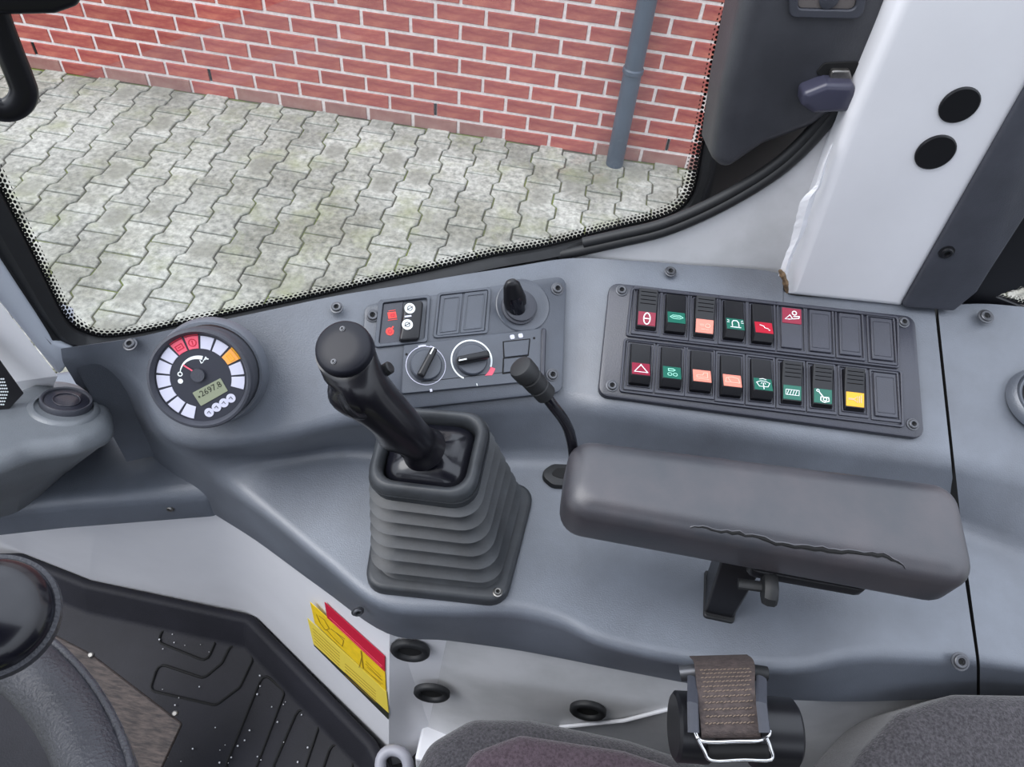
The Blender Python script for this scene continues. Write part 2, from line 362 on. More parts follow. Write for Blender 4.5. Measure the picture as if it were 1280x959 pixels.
for k in range(-17, 7):
    z = WZ0-k*BH-BH/2
    if z < -.03: continue
    for i in range(-12, 20):
        x = WX0+(i+(.5 if k % 2 else 0)+.5)*BL
        if k % 2 == 0: pass
        near = (-3.0 < x < 1.4 and k >= -5)
        if near:
            me = random.choice(bmw if (k >= 6 or (k == 5 and random.random() < .55)) else bms)
            o = bpy.data.objects.new('brick', me); C.objects.link(o); o.parent = wall; o.location = (x, random.uniform(-.0015, .0015), z); nb += 1
        elif abs(x) < 4.4:
            box(farb, x-.107, x+.107, WY, WY+.05, z-.0325, z+.0325)
farb.build('brickwork', m_brick, wall, smooth=0, kind='stuff')
for i in (-4, 0, 5, 10):         # open weep joints in the course above the foot of the wall
    x = WX0+i*BL; z = WZ0-4*BH-BH/2
    box(MB(), x-.005, x+.005, WY+.001, WY+.01, z-.028, z+.03).build('weep_joint', m_dark, wall, smooth=0)

# pavement
pav = thing('pavement', (0, 2, 0), 'grey interlocking concrete pavers with green mossy joints', None, kind='structure')
box(MB(), -5, 5, -2.5, WY+.05, -.2, -.009).build('joint_sand', m_soil, pav, smooth=0)
g = .008; dw = .0115
def paver_outline():
    a, b = PA/2-g/2, PB_-g; w, nn = a+dw, a-dw
    R = [(w, .0), (w, .18), (nn, .29), (nn, .71), (w, .82), (w, 1)]
    pts = [(x, -b/2+t*b) for x, t in R]; return pts+[(-x, y) for x, y in pts[::-1]]
def paver_mesh(half=False):
    f0 = Fr((0, 0, 0), (1, 0, 0), (0, 0, 1)); p = paver_outline(); mb = MB()
    if half: p = [(x, y) for x, y in p if y < .01]
    mb.loft([[f0.P(a, b, -.05) for a, b in p], [f0.P(a, b, -.003) for a, b in p], [f0.P(a, b, 0) for a, b in offp(p, .003)]], cap0=False)
    o = mb.build('paving_stone', m_pave, None, smooth=0, origin=(0, 0, 0)); me = o.data; bpy.data.objects.remove(o); return me
pm = paver_mesh(); cand = []; halves = []; ph = pm
for c in range(-28, 24):
    for r in range(-3, 60):
        if (c+r) % 2: continue
        x = GX+c*PA; y = GY-r*PB_/2-PB_/2
        if y+PB_/2 > WY+.02:
            if y-PB_/2 < WY-.03: halves.append((x, y))
            continue
        if y > -1.2: cand.append((x, y))
def pxof(p):
    q = np.array(p)-CAM; d = q@FW; return 640+FPX*(q@RT)/d, 479.5-FPX*(q@UP)/d
def vis(x, y):
    u, v = pxof((x, y, 0)); return -60 < u < 1000 and 40 < v < 440 and v < 425-(u-100)*.17+15
cand.sort(key=lambda p: (not vis(*p), math.hypot(p[0]+.3, p[1]-1.8)))
farp = MB(); hv = [h for h in halves if -3.2 < h[0] < 1.6]; nf = 300-len(hv); rest = cand[nf:]
for x, y in hv:
    o = bpy.data.objects.new('paving_stone', ph); C.objects.link(o); o.parent = pav; o.location = (x, y-2, random.uniform(-.002, .001))
for x, y in cand[:nf]:
    o = bpy.data.objects.new('paving_stone', pm); C.objects.link(o); o.parent = pav
    o.location = (x, y-2, random.uniform(-.0025, .0015)); o.rotation_euler = (random.uniform(-.008, .008), random.uniform(-.008, .008), random.uniform(-.008, .008))
pv = [tuple(v.co) for v in pm.vertices]; pf = [tuple(p.vertices) for p in pm.polygons]
for x, y in rest:
    if -3.6 < x < 2.6: farp.add([(a+x, b+y, c) for a, b, c in pv], pf)
farp.build('paving', m_pave, pav, smooth=0, kind='stuff')

# downpipe
px_, py_ = 0, WY-.055
_t = ray(768, 203); _t = CAM+_t*((.03-CZ)/_t[2]); dx = ray(797, 60); dx = CAM+dx*((WY-.06)/dx[1])
pr_ = .041; fp = Fr((dx[0], WY-.065, .0), (1, 0, 0), (0, 0, 1))
dp = thing('downpipe', (dx[0], WY-.065, 0), 'dark grey round drainpipe running down the brick wall into the paving', 'pipe')
MB().lathe(fp, [(pr_, -.02), (pr_, .9)], 28).build('lower_pipe', m_pipe, dp)
zj = dx  # collar height from its pixel
cj = ray(790, 96); cj = (CAM+cj*((WY-.1)/cj[1]))[2]
MB().lathe(fp, [(pr_*.98, cj), (pr_*1.13, cj+.004), (pr_*1.13, cj+.02), (pr_*.96, cj+.028)], 28).build('collar', m_pipe, dp)
MB().lathe(fp, [(pr_*.94, cj+.02), (pr_*.94, 2.9)], 28).build('upper_pipe', m_pipe, dp)

# ------------------------------------------------------------ console body
def fillet(P, R, n=5):
    out = [P[0]]
    for i in range(1, len(P)-1):
        a, b, c = P[i-1], P[i], P[i+1]; u, v = a-b, c-b; lu, lv = np.linalg.norm(u), np.linalg.norm(v)
        t = min(R[i], lu*.45, lv*.45); P0, P1 = b+u/lu*t, b+v/lv*t
        for k in range(n+1):
            w = k/n; out.append(P0*(1-w)**2+b*2*w*(1-w)+P1*w*w)
    out.append(P[-1]); return out
def body(cols, R, m=6):
    tr = []
    for t in range(len(cols[0])): tr.append(crom([c[t] for c in cols], m))
    secs = []
    for k in range(len(tr[0])):
        P = [tr[t][k] for t in range(len(tr))]
        P.append(P[-1]+V(0, .03, -.002)); secs.append(fillet(P, R+[.004], 6))
    return secs
def sheet(secs, cap=True):
    mb = MB(); mb.loft(secs, closed=False); return mb
Zd = (-.465, -.53, -.585, -.59, -.66)
# frames of the two upper tier faces
f_sw = fr3(az(765, 357, -.476), az(1140, 399, -.476), az(950, 530, -.522)); f_sw.O = f_sw.O+f_sw.N*.003
f_ht = fr3(az(456, 383, -.471), az(706, 345, -.471), az(600, 500, -.522)); f_ht.O = f_ht.O+f_ht.N*.003
print('switch panel tilt', math.degrees(math.acos(f_sw.N[2])), 'heater', math.degrees(math.acos(f_ht.N[2])))
def col(pts, z=Zd, fr=None):
    P = [az(u, v, zz) for (u, v), zz in zip(pts, z)]
    if fr is not None: P[0] = fr.at(*pts[0], -.003); P[1] = fr.at(*pts[1], -.003)
    return P
cols = [
 col([(76,436),(78,452),(84,462),(88,468),(95,480)], (-.455,-.465,-.48,-.49,-.51)),
 col([(120,430),(126,456),(138,490),(146,505),(150,520)], (-.46,-.485,-.54,-.57,-.60)),
 col([(165,423),(168,480),(172,520),(178,540),(182,565)], (-.463,-.505,-.555,-.585,-.63)),
 col([(215,412),(200,538),(203,550),(215,566),(207,592)], (-.465,-.53,-.555,-.58,-.64)),
 col([(270,402),(250,558),(255,570),(262,598),(252,632)], (-.465,-.535,-.56,-.59,-.66)),
 col([(345,386),(340,552),(345,572),(325,638),(320,676)]),
 col([(420,370),(420,533),(425,562),(405,704),(402,736)], fr=f_ht),
 col([(500,357),(490,522),(495,566),(474,757),(484,792)], fr=f_ht),
 col([(570,345),(560,514),(560,570),(560,767),(560,801)], fr=f_ht),
 col([(640,334),(640,506),(635,572),(640,766),(640,812)], fr=f_ht),
 col([(715,323),(705,503),(700,576),(700,780),(700,823)], fr=f_ht),
 col([(790,326),(760,512),(755,584),(757,808),(760,835)], fr=f_sw),
 col([(860,331),(860,528),(850,600),(863,831),(863,855)], fr=f_sw),
 col([(971,341),(955,545),(950,615),(960,838),(960,872)], fr=f_sw),
 col([(986,368),(1000,552),(990,622),(1010,836),(1010,876)], fr=f_sw),
 col([(1080,373),(1085,563),(1080,636),(1080,822),(1085,877)], fr=f_sw),
 col([(1168,383),(1189,577),(1195,650),(1221,828),(1221,872)], fr=f_sw)]
Rr = [0, .012, .014, .012, 0]
secs = body(cols, Rr)
con = thing('side_console', az(700, 640, -.66), 'long grey moulded plastic side console with two tiers under the window', 'console')
sheet(secs).build('console_body', m_console, con, smooth=60)
# close the back edge down to the wall of the cab
bk = [[s[0]-V(0, 0, .0), s[0]+V(.0, .004, -.003), s[0]+V(0, .005, -.16)] for s in secs]
MB().loft(bk, closed=False).build('back_flange', m_console, con, smooth=60)
shelf = thing('footwell_shelf', az(150, 600, -.66), 'low grey plastic shelf below the round gauge, next to the air vent pod', 'shelf')
fs = Fr(az(150, 600, -.625), (1, 0, 0), (0, 0, 1))
MB().slab(fs, pxpoly(fs, [(-90,648),(60,632),(262,617),(300,560),(250,500),(100,455),(-60,480)]), -.04, 0, .012, .014, 5, 5).build('shelf_body', m_console, shelf, smooth=60)
screw(Fr(az(213, 634, -.645), (1, 0, 0), (.0, -1, .1)), 213, 635, .003, shelf, m_steel, m_dark)

mod = thing('rear_console', az(1270, 620, -.66), 'grey moulded console section with round recess, right of the seam', 'console')
rc = [
 col([(1172,383),(1193,578),(1202,660),(1225,828),(1225,873)], fr=f_sw),
 col([(1230,380),(1240,588),(1245,678),(1262,834),(1265,875)], fr=f_sw),
 col([(1300,386),(1300,602),(1300,698),(1310,840),(1310,877)], fr=f_sw),
 col([(1400,396),(1400,625),(1400,720),(1400,850),(1400,885)], fr=f_sw),
 col([(1520,410),(1520,650),(1520,745),(1520,865),(1520,900)], fr=f_sw)]
rsec = body(rc, Rr)
sheet(rsec).build('console_body', m_console, mod, smooth=60)
MB().loft([[s[0], s[0]+V(0, .004, -.003), s[0]+V(0, .005, -.16)] for s in rsec], closed=False).build('back_flange', m_console, mod, smooth=60)
# closing cheeks along the seam
for s_, par, dx_ in ((secs[-1], con, .001), (rsec[0], mod, -.001)):
    c0 = sum(s_)/len(s_)+V(0, .02, -.05)
    MB().loft([s_, [p*.4+c0*.6+V(-dx_*8, 0, -.06) for p in s_]], closed=False).build('end_cheek', m_dark, par, smooth=0)

for (u, v) in ((838, 340), (421, 385), (163, 431)):
    f = Fr(az(u, v, -.465 if u > 300 else -.466), (1, 0, 0), (0, -.3, 1)); screw(f, u, v, .0042, con, m_screw, m_dark)
screw(Fr(az(1200, 827, -.588), (1, 0, 0), (0, -.5, 1)), 1200, 827, .0055, con, m_screw, m_dark)
screw(Fr(az(447, 764, -.617), (1, 0, 0), (.5, -1, .3)), 447, 764, .004, con, m_screw, m_dark)
screw(Fr(az(1232, 396, -.467), (1, 0, 0), (0, -.3, 1)), 1232, 396, .0055, mod, m_screw, m_dark)
fv = Fr(az(1305, 500, -.497), (1, 0, .0), (0, -.3, 1))
vr = fv.loc(1261, 500)[0]*-1
MB().lathe(fv, [(vr, -.004), (vr*.97, .004), (vr*.86, .006), (vr*.8, .002), (vr*.76, .005), (vr*.68, .004), (vr*.62, -.006)], 48, cap=False).build('recess_ring', m_console, mod, smooth=60)
MB().lathe(fv, [(vr*.63, -.004), (.001, -.003)], 40).build('recess_floor', m_dark, mod)

# ------------------------------------------------------------ round gauge
fg = fr3(az(190, 440, -.447), az(310, 440, -.447), az(250, 530, -.492))
fg = Fr(fg.at(249.5, 468.5), fg.X, fg.N)
rg = (abs(fg.loc(317, 476)[0]-fg.loc(184, 461)[0]))/2
fg.O = fg.at(251.5, 472.5)
gauge = thing('round_gauge', fg.P(0, 0, -.03), 'round black instrument dial with grey lamp segments, red needle and small display', 'gauge')
MB().lathe(fg, [(rg*1.12, -.034), (rg*1.09, -.024), (rg*1.05, -.021), (rg*1.0, -.021)], 56, cap=False).build('mounting_collar', m_console, gauge, smooth=60)
MB().lathe(fg, [(rg*.97, -.03), (rg*.97, -.006), (rg, -.004), (rg, .003), (rg*.975, .0055), (rg*.93, .006), (rg*.90, .0045), (rg*.865, .001)], 56, cap=False).build('bezel', m_trim, gauge, smooth=50)
MB().lathe(fg, [(rg*.88, -.003), (rg*.88, .0005)], 56).build('dial', m_dial, gauge)
ri, ro = rg*.585, rg*.835
kx = math.degrees(math.atan2(*(fg.loc(300, 478)[::-1])))
kl = math.degrees(math.atan2(*(fg.loc(238, 511)[::-1]))) % 360
st = (kl-kx)/12
for k in range(13):
    a = kx+st*k; hw = st/2-1.6
    p = arc(0, 0, ro, a-hw, a+hw, 5)+arc(0, 0, ri, a+hw, a-hw, 5)
    mm_ = m_seg_o if k == 2 else (m_seg_r if k in (5, 6) else m_seg)
    o = MB().slab(fg, p, .0003, .0012, .0001, .0002, 1, 1).build('lamp_segment', mm_, gauge, label={2: 'orange lamp segment', 5: 'red lamp segment with engine mark', 6: 'red lamp segment with battery mark'}.get(k))
    if k in (2, 5, 6):
        rm = (ri+ro)/2; ff = fg.sub(rm*math.cos(math.radians(a)), rm*math.sin(math.radians(a)), math.radians(a-90)); w = .0028; mi = MB()
        mI = m_amber if k == 2 else m_stred
        if k == 5: mi.stroke(ff, arc(0, 0, w, 0, 360, 12)[:-1], .0007, .0013, True); mi.stroke(ff, [(0, w*.6), (0, -w*.6)], .0007, .0013)
        else: mi.stroke(ff, rect(w*2, w*1.3), .0007, .0013, True); mi.stroke(ff, [(-w*.5, 0), (w*.5, 0)], .0007, .0013)
        mi.build('icon', mI, o, smooth=0)
    if k in (2, 5, 6):
        MB().slab(fg, arc(0, 0, rg*.868, a-hw, a+hw, 5)+arc(0, 0, rg*.845, a+hw, a-hw, 5), .0004, .0016, .0001, .0002, 1, 1).build('colour_flash', mI, gauge)
gp = lambda u, v: fg.loc(170+u/5.994, 390+v/5.994)
hub = gp(470, 470)
a0 = math.degrees(math.atan2(gp(325, 450)[1]-hub[1], gp(325, 450)[0]-hub[0])); a1 = math.degrees(math.atan2(gp(505, 325)[1]-hub[1], gp(505, 325)[0]-hub[0])); rr_ = math.hypot(gp(365, 375)[0]-hub[0], gp(365, 375)[1]-hub[1])
Aa = [math.radians(a0+(a1-a0)*t/14) for t in range(15)]
po = [(hub[0]+(rr_+.0012*t/14)*math.cos(x), hub[1]+(rr_+.0012*t/14)*math.sin(x)) for t, x in enumerate(Aa)]
pi_ = [(hub[0]+(rr_-.0006-.0014*t/14)*math.cos(x), hub[1]+(rr_-.0006-.0014*t/14)*math.sin(x)) for t, x in enumerate(Aa)]
MB().slab(fg, po+pi_[::-1], .0004, .0008, .00005, .0001, 1, 1).build('scale_arc', m_icon, gauge, smooth=0)
MB().stroke(fg, [gp(440, 445), gp(360, 395)], .0011, .002).build('needle', m_seg_r, gauge, smooth=0)
MB().disc(fg, hub[0], hub[1], .0052, 0, .0035).build('needle_hub', m_trim, gauge)
mi = MB(); e_ = gp(332, 465); mi.stroke(fg, arc(e_[0], e_[1], .0016, 0, 360, 10)[:-1], .0008, .0005, True)
e_ = gp(335, 518); mi.disc(fg, e_[0], e_[1], .002, .0004, .0008, 12)
mi.stroke(fg, [gp(480, 360), gp(490, 382), gp(505, 375)], .0007, .0005); mi.stroke(fg, [gp(505, 370), gp(525, 335)], .0006, .0005); mi.stroke(fg, [gp(520, 350), gp(545, 352)], .0009, .0005); mi.stroke(fg, [gp(518, 358), gp(530, 340)], .0009, .0005)
mi.build('dial_marks', m_icon, gauge, smooth=0)
lcdp = [gp(*q) for q in ((425, 605), (635, 495), (692, 590), (490, 705))]
lcd = MB().slab(fg, lcdp, .0003, .0012, .0006, .0002, 2, 1).build('display', m_lcd, gauge)
L0, L1, L3 = np.array(lcdp[0]), np.array(lcdp[1]), np.array(lcdp[3]); ld = math.atan2(*(L1-L0)[::-1]); lw = np.linalg.norm(L1-L0); lh = np.linalg.norm(L3-L0)
lc = L0+(L1-L0)*.56+(L3-L0)*.33
text(fg.sub(lc[0], lc[1], ld), 0, 0, '2697.8', lh*.55, m_dkink, lcd, 'digits', .0013)
ls = L0+(L1-L0)*.12+(L3-L0)*.42; MB().disc(fg, ls[0], ls[1], .0008, .0012, .0015, 8).build('dot', m_dkink, lcd)
for q in ((550, 752), (605, 713), (660, 680), (713, 645)):
    a, b = gp(*q); l = MB().disc(fg, a, b, .0036, .0003, .001, 20).build('lamp_window', m_seg, gauge)
    MB().stroke(fg, [(a-.0015, b-.0005), (a, b+.0012), (a+.0014, b-.0008)], .0004, .0011).build('icon', m_trim, l, smooth=0)

# ------------------------------------------------------------ switch panel
def mkpx(fr, off, sc): return lambda u, v: fr.loc(off[0]+u/sc, off[1]+v/sc)
sp = thing('switch_panel', f_sw.P(0, -.05, -.004), 'dark switch panel with two rows of coloured rocker switches and four corner screws', 'control panel')
s6 = mkpx(f_sw, (740, 330), 2.909)
MB().slab(f_sw, [s6(62, 72), s6(1168, 196), s6(1202, 640), s6(20, 482)], -.006, .0035, .010, .0015, 5, 2).build('panel_plate', m_panel, sp)
for q in ((105, 103), (1125, 218), (1158, 588), (70, 448)):
    a, b = s6(*q); screw(f_sw, 0, 0, .0042, sp, m_screw, m_dark, a, b, c=.0035)
MB().ring(f_sw, [s6(138, 95), s6(1105, 200), s6(1108, 388), s6(118, 270)], [s6(146, 101), s6(1098, 206), s6(1101, 380), s6(128, 264)], .003, .0062, .003, .0025).build('switch_frame', m_panel, sp)
MB().ring(f_sw, [s6(112, 278), s6(1118, 395), s6(1124, 602), s6(95, 472)], [s6(120, 284), s6(1110, 401), s6(1115, 593), s6(104, 466)], .003, .0062, .003, .0025).build('switch_frame', m_panel, sp)
row1 = [(195, 178), (297, 192), (402, 205), (507, 215), (609, 228), (718, 240), (822, 252), (930, 264), (1045, 281)]
row2 = [(170, 375), (281, 388), (388, 400), (496, 417), (606, 430), (716, 442), (826, 455), (941, 467), (1057, 483)]
def rocker(fr, w, h, kind, lens, iconm, strokes, lab, parent):
    """kind: 'out' lower end proud, 'in' upper end proud"""
    hx, hy = w/2, h/2
    z1, z0 = ((.0035, .0105) if kind == 'out' else (.008, .0035))   # height at top end, bottom end
    zm = .0045
    prof = [(hy, -.001), (hy, z1), (hy*.1, zm+.0006), (-hy*.86, z0), (-hy, z0-.003), (-hy, -.001)]
    if kind == 'out': prof = [(hy, -.001), (hy, z1), (hy*.1, zm+.001), (-hy*.68, z0), (-hy*.98, z0-.0045), (-hy, -.001)]
    mb = MB(); L = []
    for x, d in ((-hx, .0008), (-hx+.0008, 0), (hx-.0008, 0), (hx, .0008)):
        L.append([fr.P(x, y*(1-d*8), z-d if z > 0 else z) for y, z in prof])
    mb.loft(L)
    o = mb.build('rocker_switch', m_black, parent, label=lab)
    MB().ring(fr, rect(w+.0034, h+.003), rect(w+.0006, h+.0006), -.002, .0012, .0012, .0006).build('switch_bezel', m_panel, o)
    # rocker-face frame for the lower half
    p0 = np.array(prof[2]); p1 = np.array(prof[3]); ya = p0[0]; slope = (p1[1]-p0[1])/(p1[0]-p0[0])
    fz = lambda y: p0[1]+(y-p0[0])*slope
    def face(c): return Fr(fr.P(0, c, fz(c)), fr.X, fr.N*1-fr.Y*slope)
    if lens is not None:
        lh = h*.34; c = (-hy*.66+lh/2) if kind == 'out' else (-hy*.84+lh/2)
        if kind == 'in': c += .0003
        ff = face(c); ln = MB().slab(ff, rect(w*.9, lh), -.0002, .0004, .0004, .0002, 2, 1).build('lens', lens, o)
        mi = MB()
        for st_ in strokes:
            pts = [(x*w*.30, y*lh*.36) for x, y in st_[0]]; mi.stroke(ff, pts, st_[1]*.001, .0005, st_[2])
        if mi.v: mi.build('icon', iconm, o, smooth=0)
    # ribs on the upper half
    p0, p1 = np.array(prof[1]), np.array(prof[2]); rb = MB()
    for k in range(4):
        y = hy*(.84-k*.19); t = (y-p0[0])/(p1[0]-p0[0]); z = p0[1]+(p1[1]-p0[1])*t
        L = [[fr.P(x, y+.0005, z-.0003), fr.P(x, y, z+.0008), fr.P(x, y-.0005, z-.0003)] for x in (-hx*.8, hx*.8)]
        rb.loft(L)
    if kind == 'in': rb.build('finger_ribs', m_black, o)
    return o
circ = lambda cx, cy, r, n=12, ry=None: [(p[0], p[1]) for p in arc(cx, cy, r, 0, 360, n, ry)][:-1]
I_roll = [(circ(0, 0, .55, 16, 1.15), 1.0, True), ([(-.5, 0), (.5, 0)], .9, False)]
I_blob = [([(-1.1, 0), (-.6, .5), (.6, .5), (1.1, 0), (.5, -.4), (-.5, -.4)], .7, True), ([(-.7, .1), (.7, .1)], .9, False)]
I_lamp = [([(-.9, .3), (-.1, .3)], .5, False), ([(-.9, 0), (-.1, 0)], .5, False), (circ(.5, .1, .4), .6, True), ([(-.6, -.7), (.7, -.7)], .5, False)]
I_beacon = [([(-.55, -.7), (-.55, .3), (-.3, .8), (.3, .8), (.55, .3), (.55, -.7)], .8, False), ([(-.9, -.9), (.9, -.9)], .8, False), ([(-1.0, .7), (-1.35, .9)], .6, False), ([(-1.0, .3), (-1.4, .3)], .6, False), ([(1.0, .7), (1.35, .9)], .6, False), ([(1.0, .3), (1.4, .3)], .6, False)]
I_zig = [([(-.7, .6), (0, .3), (.1, -.1), (.8, -.3)], .7, False), ([(.7, -.6), (1, -.6)], .7, False)]
I_tri = [([(0, .95), (-1.1, -.8), (1.1, -.8)], .9, True)]
I_head = [([(-.6, .8), (.2, .8), (.5, .55), (.2, .3), (-.6, .3)], .8, True), (circ(-.4, -.5, .35), .6, True), (circ(.5, -.5, .35), .6, True)]
I_wip = [([(-1.2, -.5), (-1.0, .5), (0, .8), (1.0, .5), (1.2, -.5)], .6, False), ([(-.2, -.6), (-.7, .5)], .6, False), ([(-1.2, -.5), (1.2, -.5)], .6, False)]
I_wip2 = [([(-.7, -.6), (-1.1, .3), (-.4, .7), (.4, .7), (1.1, .3), (.7, -.6)], .6, True), ([(0, .3), (0, -1.2)], .7, False), ([(-.6, 1.1), (0, 1.3), (.6, 1.1)], .6, False), ([(-.4, 0), (-.2, .4)], .5, False), ([(.4, 0), (.2, .4)], .5, False)]
I_mesh = [([(-1.1, -.5), (1.1, -.5), (1.1, .5), (-1.1, .5)], .5, True)]+[([(x, -.5), (x+.3, .5)], .5, False) for x in (-.9, -.45, 0, .45)]
I_lever = [(circ(-.9, 1.0, .22), .6, True), ([(-.75, .8), (.1, -.3)], .9, False), ([(-.4, -.2), (.9, -.2), (1.0, -.9), (.2, -1.2), (-.4, -.9)], .8, True), (circ(.3, -.6, .3), .7, True)]
I_horn = [([(-1.1, .1), (-.2, .1), (.4, .6), (.4, -.6), (-.2, -.1), (-1.1, -.1)], .5, True), ([(.7, -.6), (.7, .7)], .6, False), ([(1.0, -.6), (1.0, .9)], .6, False)]
I_car = [([(-.9, -.4), (-.9, 0), (.1, .1), (.3, .7), (.9, .7), (.9, -.4)], .6, True), ([(-1.1, -.8), (1.1, -.8)], .5, False)]
spec1 = [('in', m_red, m_icon, I_roll, 'rocker switch with dark red lens and white linked-ring icon'),
 ('out', m_green, m_icon_g, I_blob, 'rocker switch with green lens and pale oval icon, second in the upper row'),
 ('in', m_orange, m_icon_o, I_lamp, 'ribbed rocker switch with salmon lens in the upper row'),
 ('out', m_green, m_icon, I_beacon, 'rocker switch with green lens and white beacon icon'),
 ('out', m_red2, m_icon, I_zig, 'glossy rocker switch with bright red lens and small white zigzag'),
]
spec2 = [('out', m_red, m_icon, I_tri, 'rocker switch with white hazard triangle on a dark red lens'),
 ('out', m_green, m_icon_g, I_head, 'rocker switch with green lens and headlamp icon'),
 ('out', m_orange, m_icon_o, I_car, 'salmon-lens rocker switch with pale machine icon, third in the lower row'),
 ('out', m_orange, m_icon_o, I_wip, 'salmon-lens rocker switch with pale wiper icon, fourth in the lower row'),
 ('out', m_green, m_icon, I_wip2, 'rocker switch with green lens and white windscreen washer icon'),
 ('in', m_green, m_icon, I_mesh, 'ribbed rocker switch with green lens and white grid icon'),
 ('in', m_green, m_icon, I_lever, 'ribbed rocker switch with green lens and white lever icon'),
 ('in', m_amber, m_icon_o, I_horn, 'ribbed rocker switch with amber yellow lens')]
pit_x = abs(f_sw.loc(740+930/2.909, 330+264/2.909)[0]-f_sw.loc(740+297/2.909, 330+192/2.909)[0])/6
hh = abs(s6(395, 140)[1]-s6(385, 280)[1])*.98
print('pitch', pit_x, 'rocker h', hh)
sw_ang = math.atan2(s6(930, 264)[1]-s6(297, 192)[1], s6(930, 264)[0]-s6(297, 192)[0])
for row, specs in ((row1, spec1), (row2, spec2)):
    for i, q in enumerate(row):
        a, b = s6(*q); f = f_sw.sub(a, b, sw_ang, .0035)
        MB().ring(f, rect(pit_x*.985, hh*1.28), rect(pit_x*.86, hh*1.13), -.001, .0016, .0008, .0008).build('switch_surround', m_panel, sp)
        if i < len(specs):
            k, ln, im, st_, lab = specs[i]; rocker(f, pit_x*.66, hh, k, ln, im, st_, lab, sp)
        elif row is row1 and i == 5:
            o = MB().slab(f, rect(pit_x*.72, hh*1.06), -.001, .0022, .0008, .0005, 2, 1).build('blank_cover', m_panel, sp, label='flat cover with dark red lens and white icon at its top')
            f2 = f.sub(0, hh*.3, 0, .0022)
            MB().slab(f2, rect(pit_x*.66, hh*.4), -.0001, .0006, .0006, .0002, 2, 1).build('lens', m_red, o)
            mi = MB(); w = pit_x*.24
            mi.stroke(f2, [(-w, -w*.6), (-w*.3, w*.1), (w*.1, -w*.5)], .0008, .0007, True); mi.stroke(f2, [(-w*.5, -w*.6), (w, -w*.3), (w*1.05, w*.0), (w*.2, -w*.1)], .0008, .0007); mi.stroke(f2, circ(w*.35, w*.45, w*.3), .0009, .0007, True); mi.build('icon', m_icon, o, smooth=0)
        else:
            o = MB().slab(f, rect(pit_x*.74, hh*1.08), -.001, .0022, .0008, .0005, 2, 1).build('blank_cover', m_panel, sp)
            MB().ring(f, rect(pit_x*.60, hh*.9), rect(pit_x*.57, hh*.87), .002, .0027, .0006, .0006).build('raised_edge', m_panel, o)
# ------------------------------------------------------------ heater panel
h5 = mkpx(f_ht, (380, 320), 3.553)
hp = thing('heater_panel', f_ht.P(0, -.05, -.004), 'grey panel with heater knobs, wiper switch, blanks and ignition switch behind the joystick', 'control panel')
MB().slab(f_ht, [h5(268, 222), h5(1163, 90), h5(1143, 608), h5(300, 700), h5(255, 660)], -.006, .0035, .009, .0015, 5, 2).build('panel_plate', m_panel2, hp)
for q in ((303, 270), (1120, 152), (1098, 532)):
    a, b = h5(*q); screw(f_ht, 0, 0, .0045, hp, m_screw, m_dark, a, b, c=.0035)
# cutout with red icons and raised rocker
MB().ring(f_ht, [h5(330, 205), h5(560, 180), h5(545, 390), h5(310, 415)], [h5(350, 218), h5(545, 195), h5(530, 375), h5(330, 398)], .003, .0065, .003, .002).build('recess_frame', m_panel2, hp)
ip = MB().slab(f_ht, [h5(352, 220), h5(440, 209), h5(425, 388), h5(332, 399)], .003, .0045, .001, .0004, 2, 1).build('icon_plate', m_panel, hp)
def sub5(q): a, b = h5(*q); return f_ht.sub(a, b, ang5, .0046)
X_ = np.array(h5(820, 155))-np.array(h5(600, 185)); ang5 = math.atan2(X_[1], X_[0])
mi = MB(); f = sub5((390, 270)); mi.slab(f, rect(.0075, .006), 0, .0003, .0004, .0001, 1, 1); mi.stroke(f, [(-.0045, -.0042), (.0038, -.0042)], .0006, .0001); mi.stroke(f, [(-.0025, .0042), (.0038, .0042)], .0006, .0001)
f = sub5((380, 342)); mi.slab(f, circ(0, 0, .0038, 8), 0, .0003, .0004, .0001, 1, 1); mi.stroke(f, [(0, 0), (.0038, .0042)], .0014, .0001)
mi.build('red_icons', m_redicon, ip, smooth=0)
mi = MB(); mi.stroke(sub5((392, 270)), rect(.003, .002), .0006, .0004, True); mi.stroke(sub5((380, 342)), circ(0, 0, .0015, 8), .0006, .0004, True); mi.build('icon_detail', m_stred, ip, smooth=0)
rk = MB().slab(f_ht, [f_ht.loc(380+q[0]/3.553, 320+q[1]/3.553, .012) for q in ((447, 205), (532, 196), (513, 370), (420, 380), (432, 330))], .003, .012, .003, .002, 3, 3).build('rocker_switch', m_black, hp, label='glossy black rocker with two white round icons')
for q in ((470, 233), (459, 305)):
    a, b = f_ht.loc(380+q[0]/3.553, 320+q[1]/3.553, .012); f = f_ht.sub(a, b, ang5, .012)
    o = MB().lathe(f, [(.0047, 0), (.0047, .0004)], 24).build('white_icon', m_icon, rk)
    mi = MB(); mi.stroke(f, circ(0, 0, .0021, 12), .0005, .0005, True); mi.stroke(f, [(-.0028, -.0011), (.0028, .0011)], .0006, .0005); mi.build('icon_mark', m_trim, o, smooth=0)
a, b = f_ht.loc(380+462/3.553, 320+268/3.553, .012); MB().slab(f_ht.sub(a, b, ang5, .012), rect(.006, .0016), 0, .0003, .0002, .0001, 1, 1).build('small_print', m_seg, rk)
MB().ring(f_ht, [h5(592, 172), h5(828, 146), h5(812, 350), h5(570, 372)], [h5(602, 182), h5(815, 158), h5(800, 340), h5(583, 362)], .003, .0055, .003, .002).build('recess_frame', m_panel2, hp)
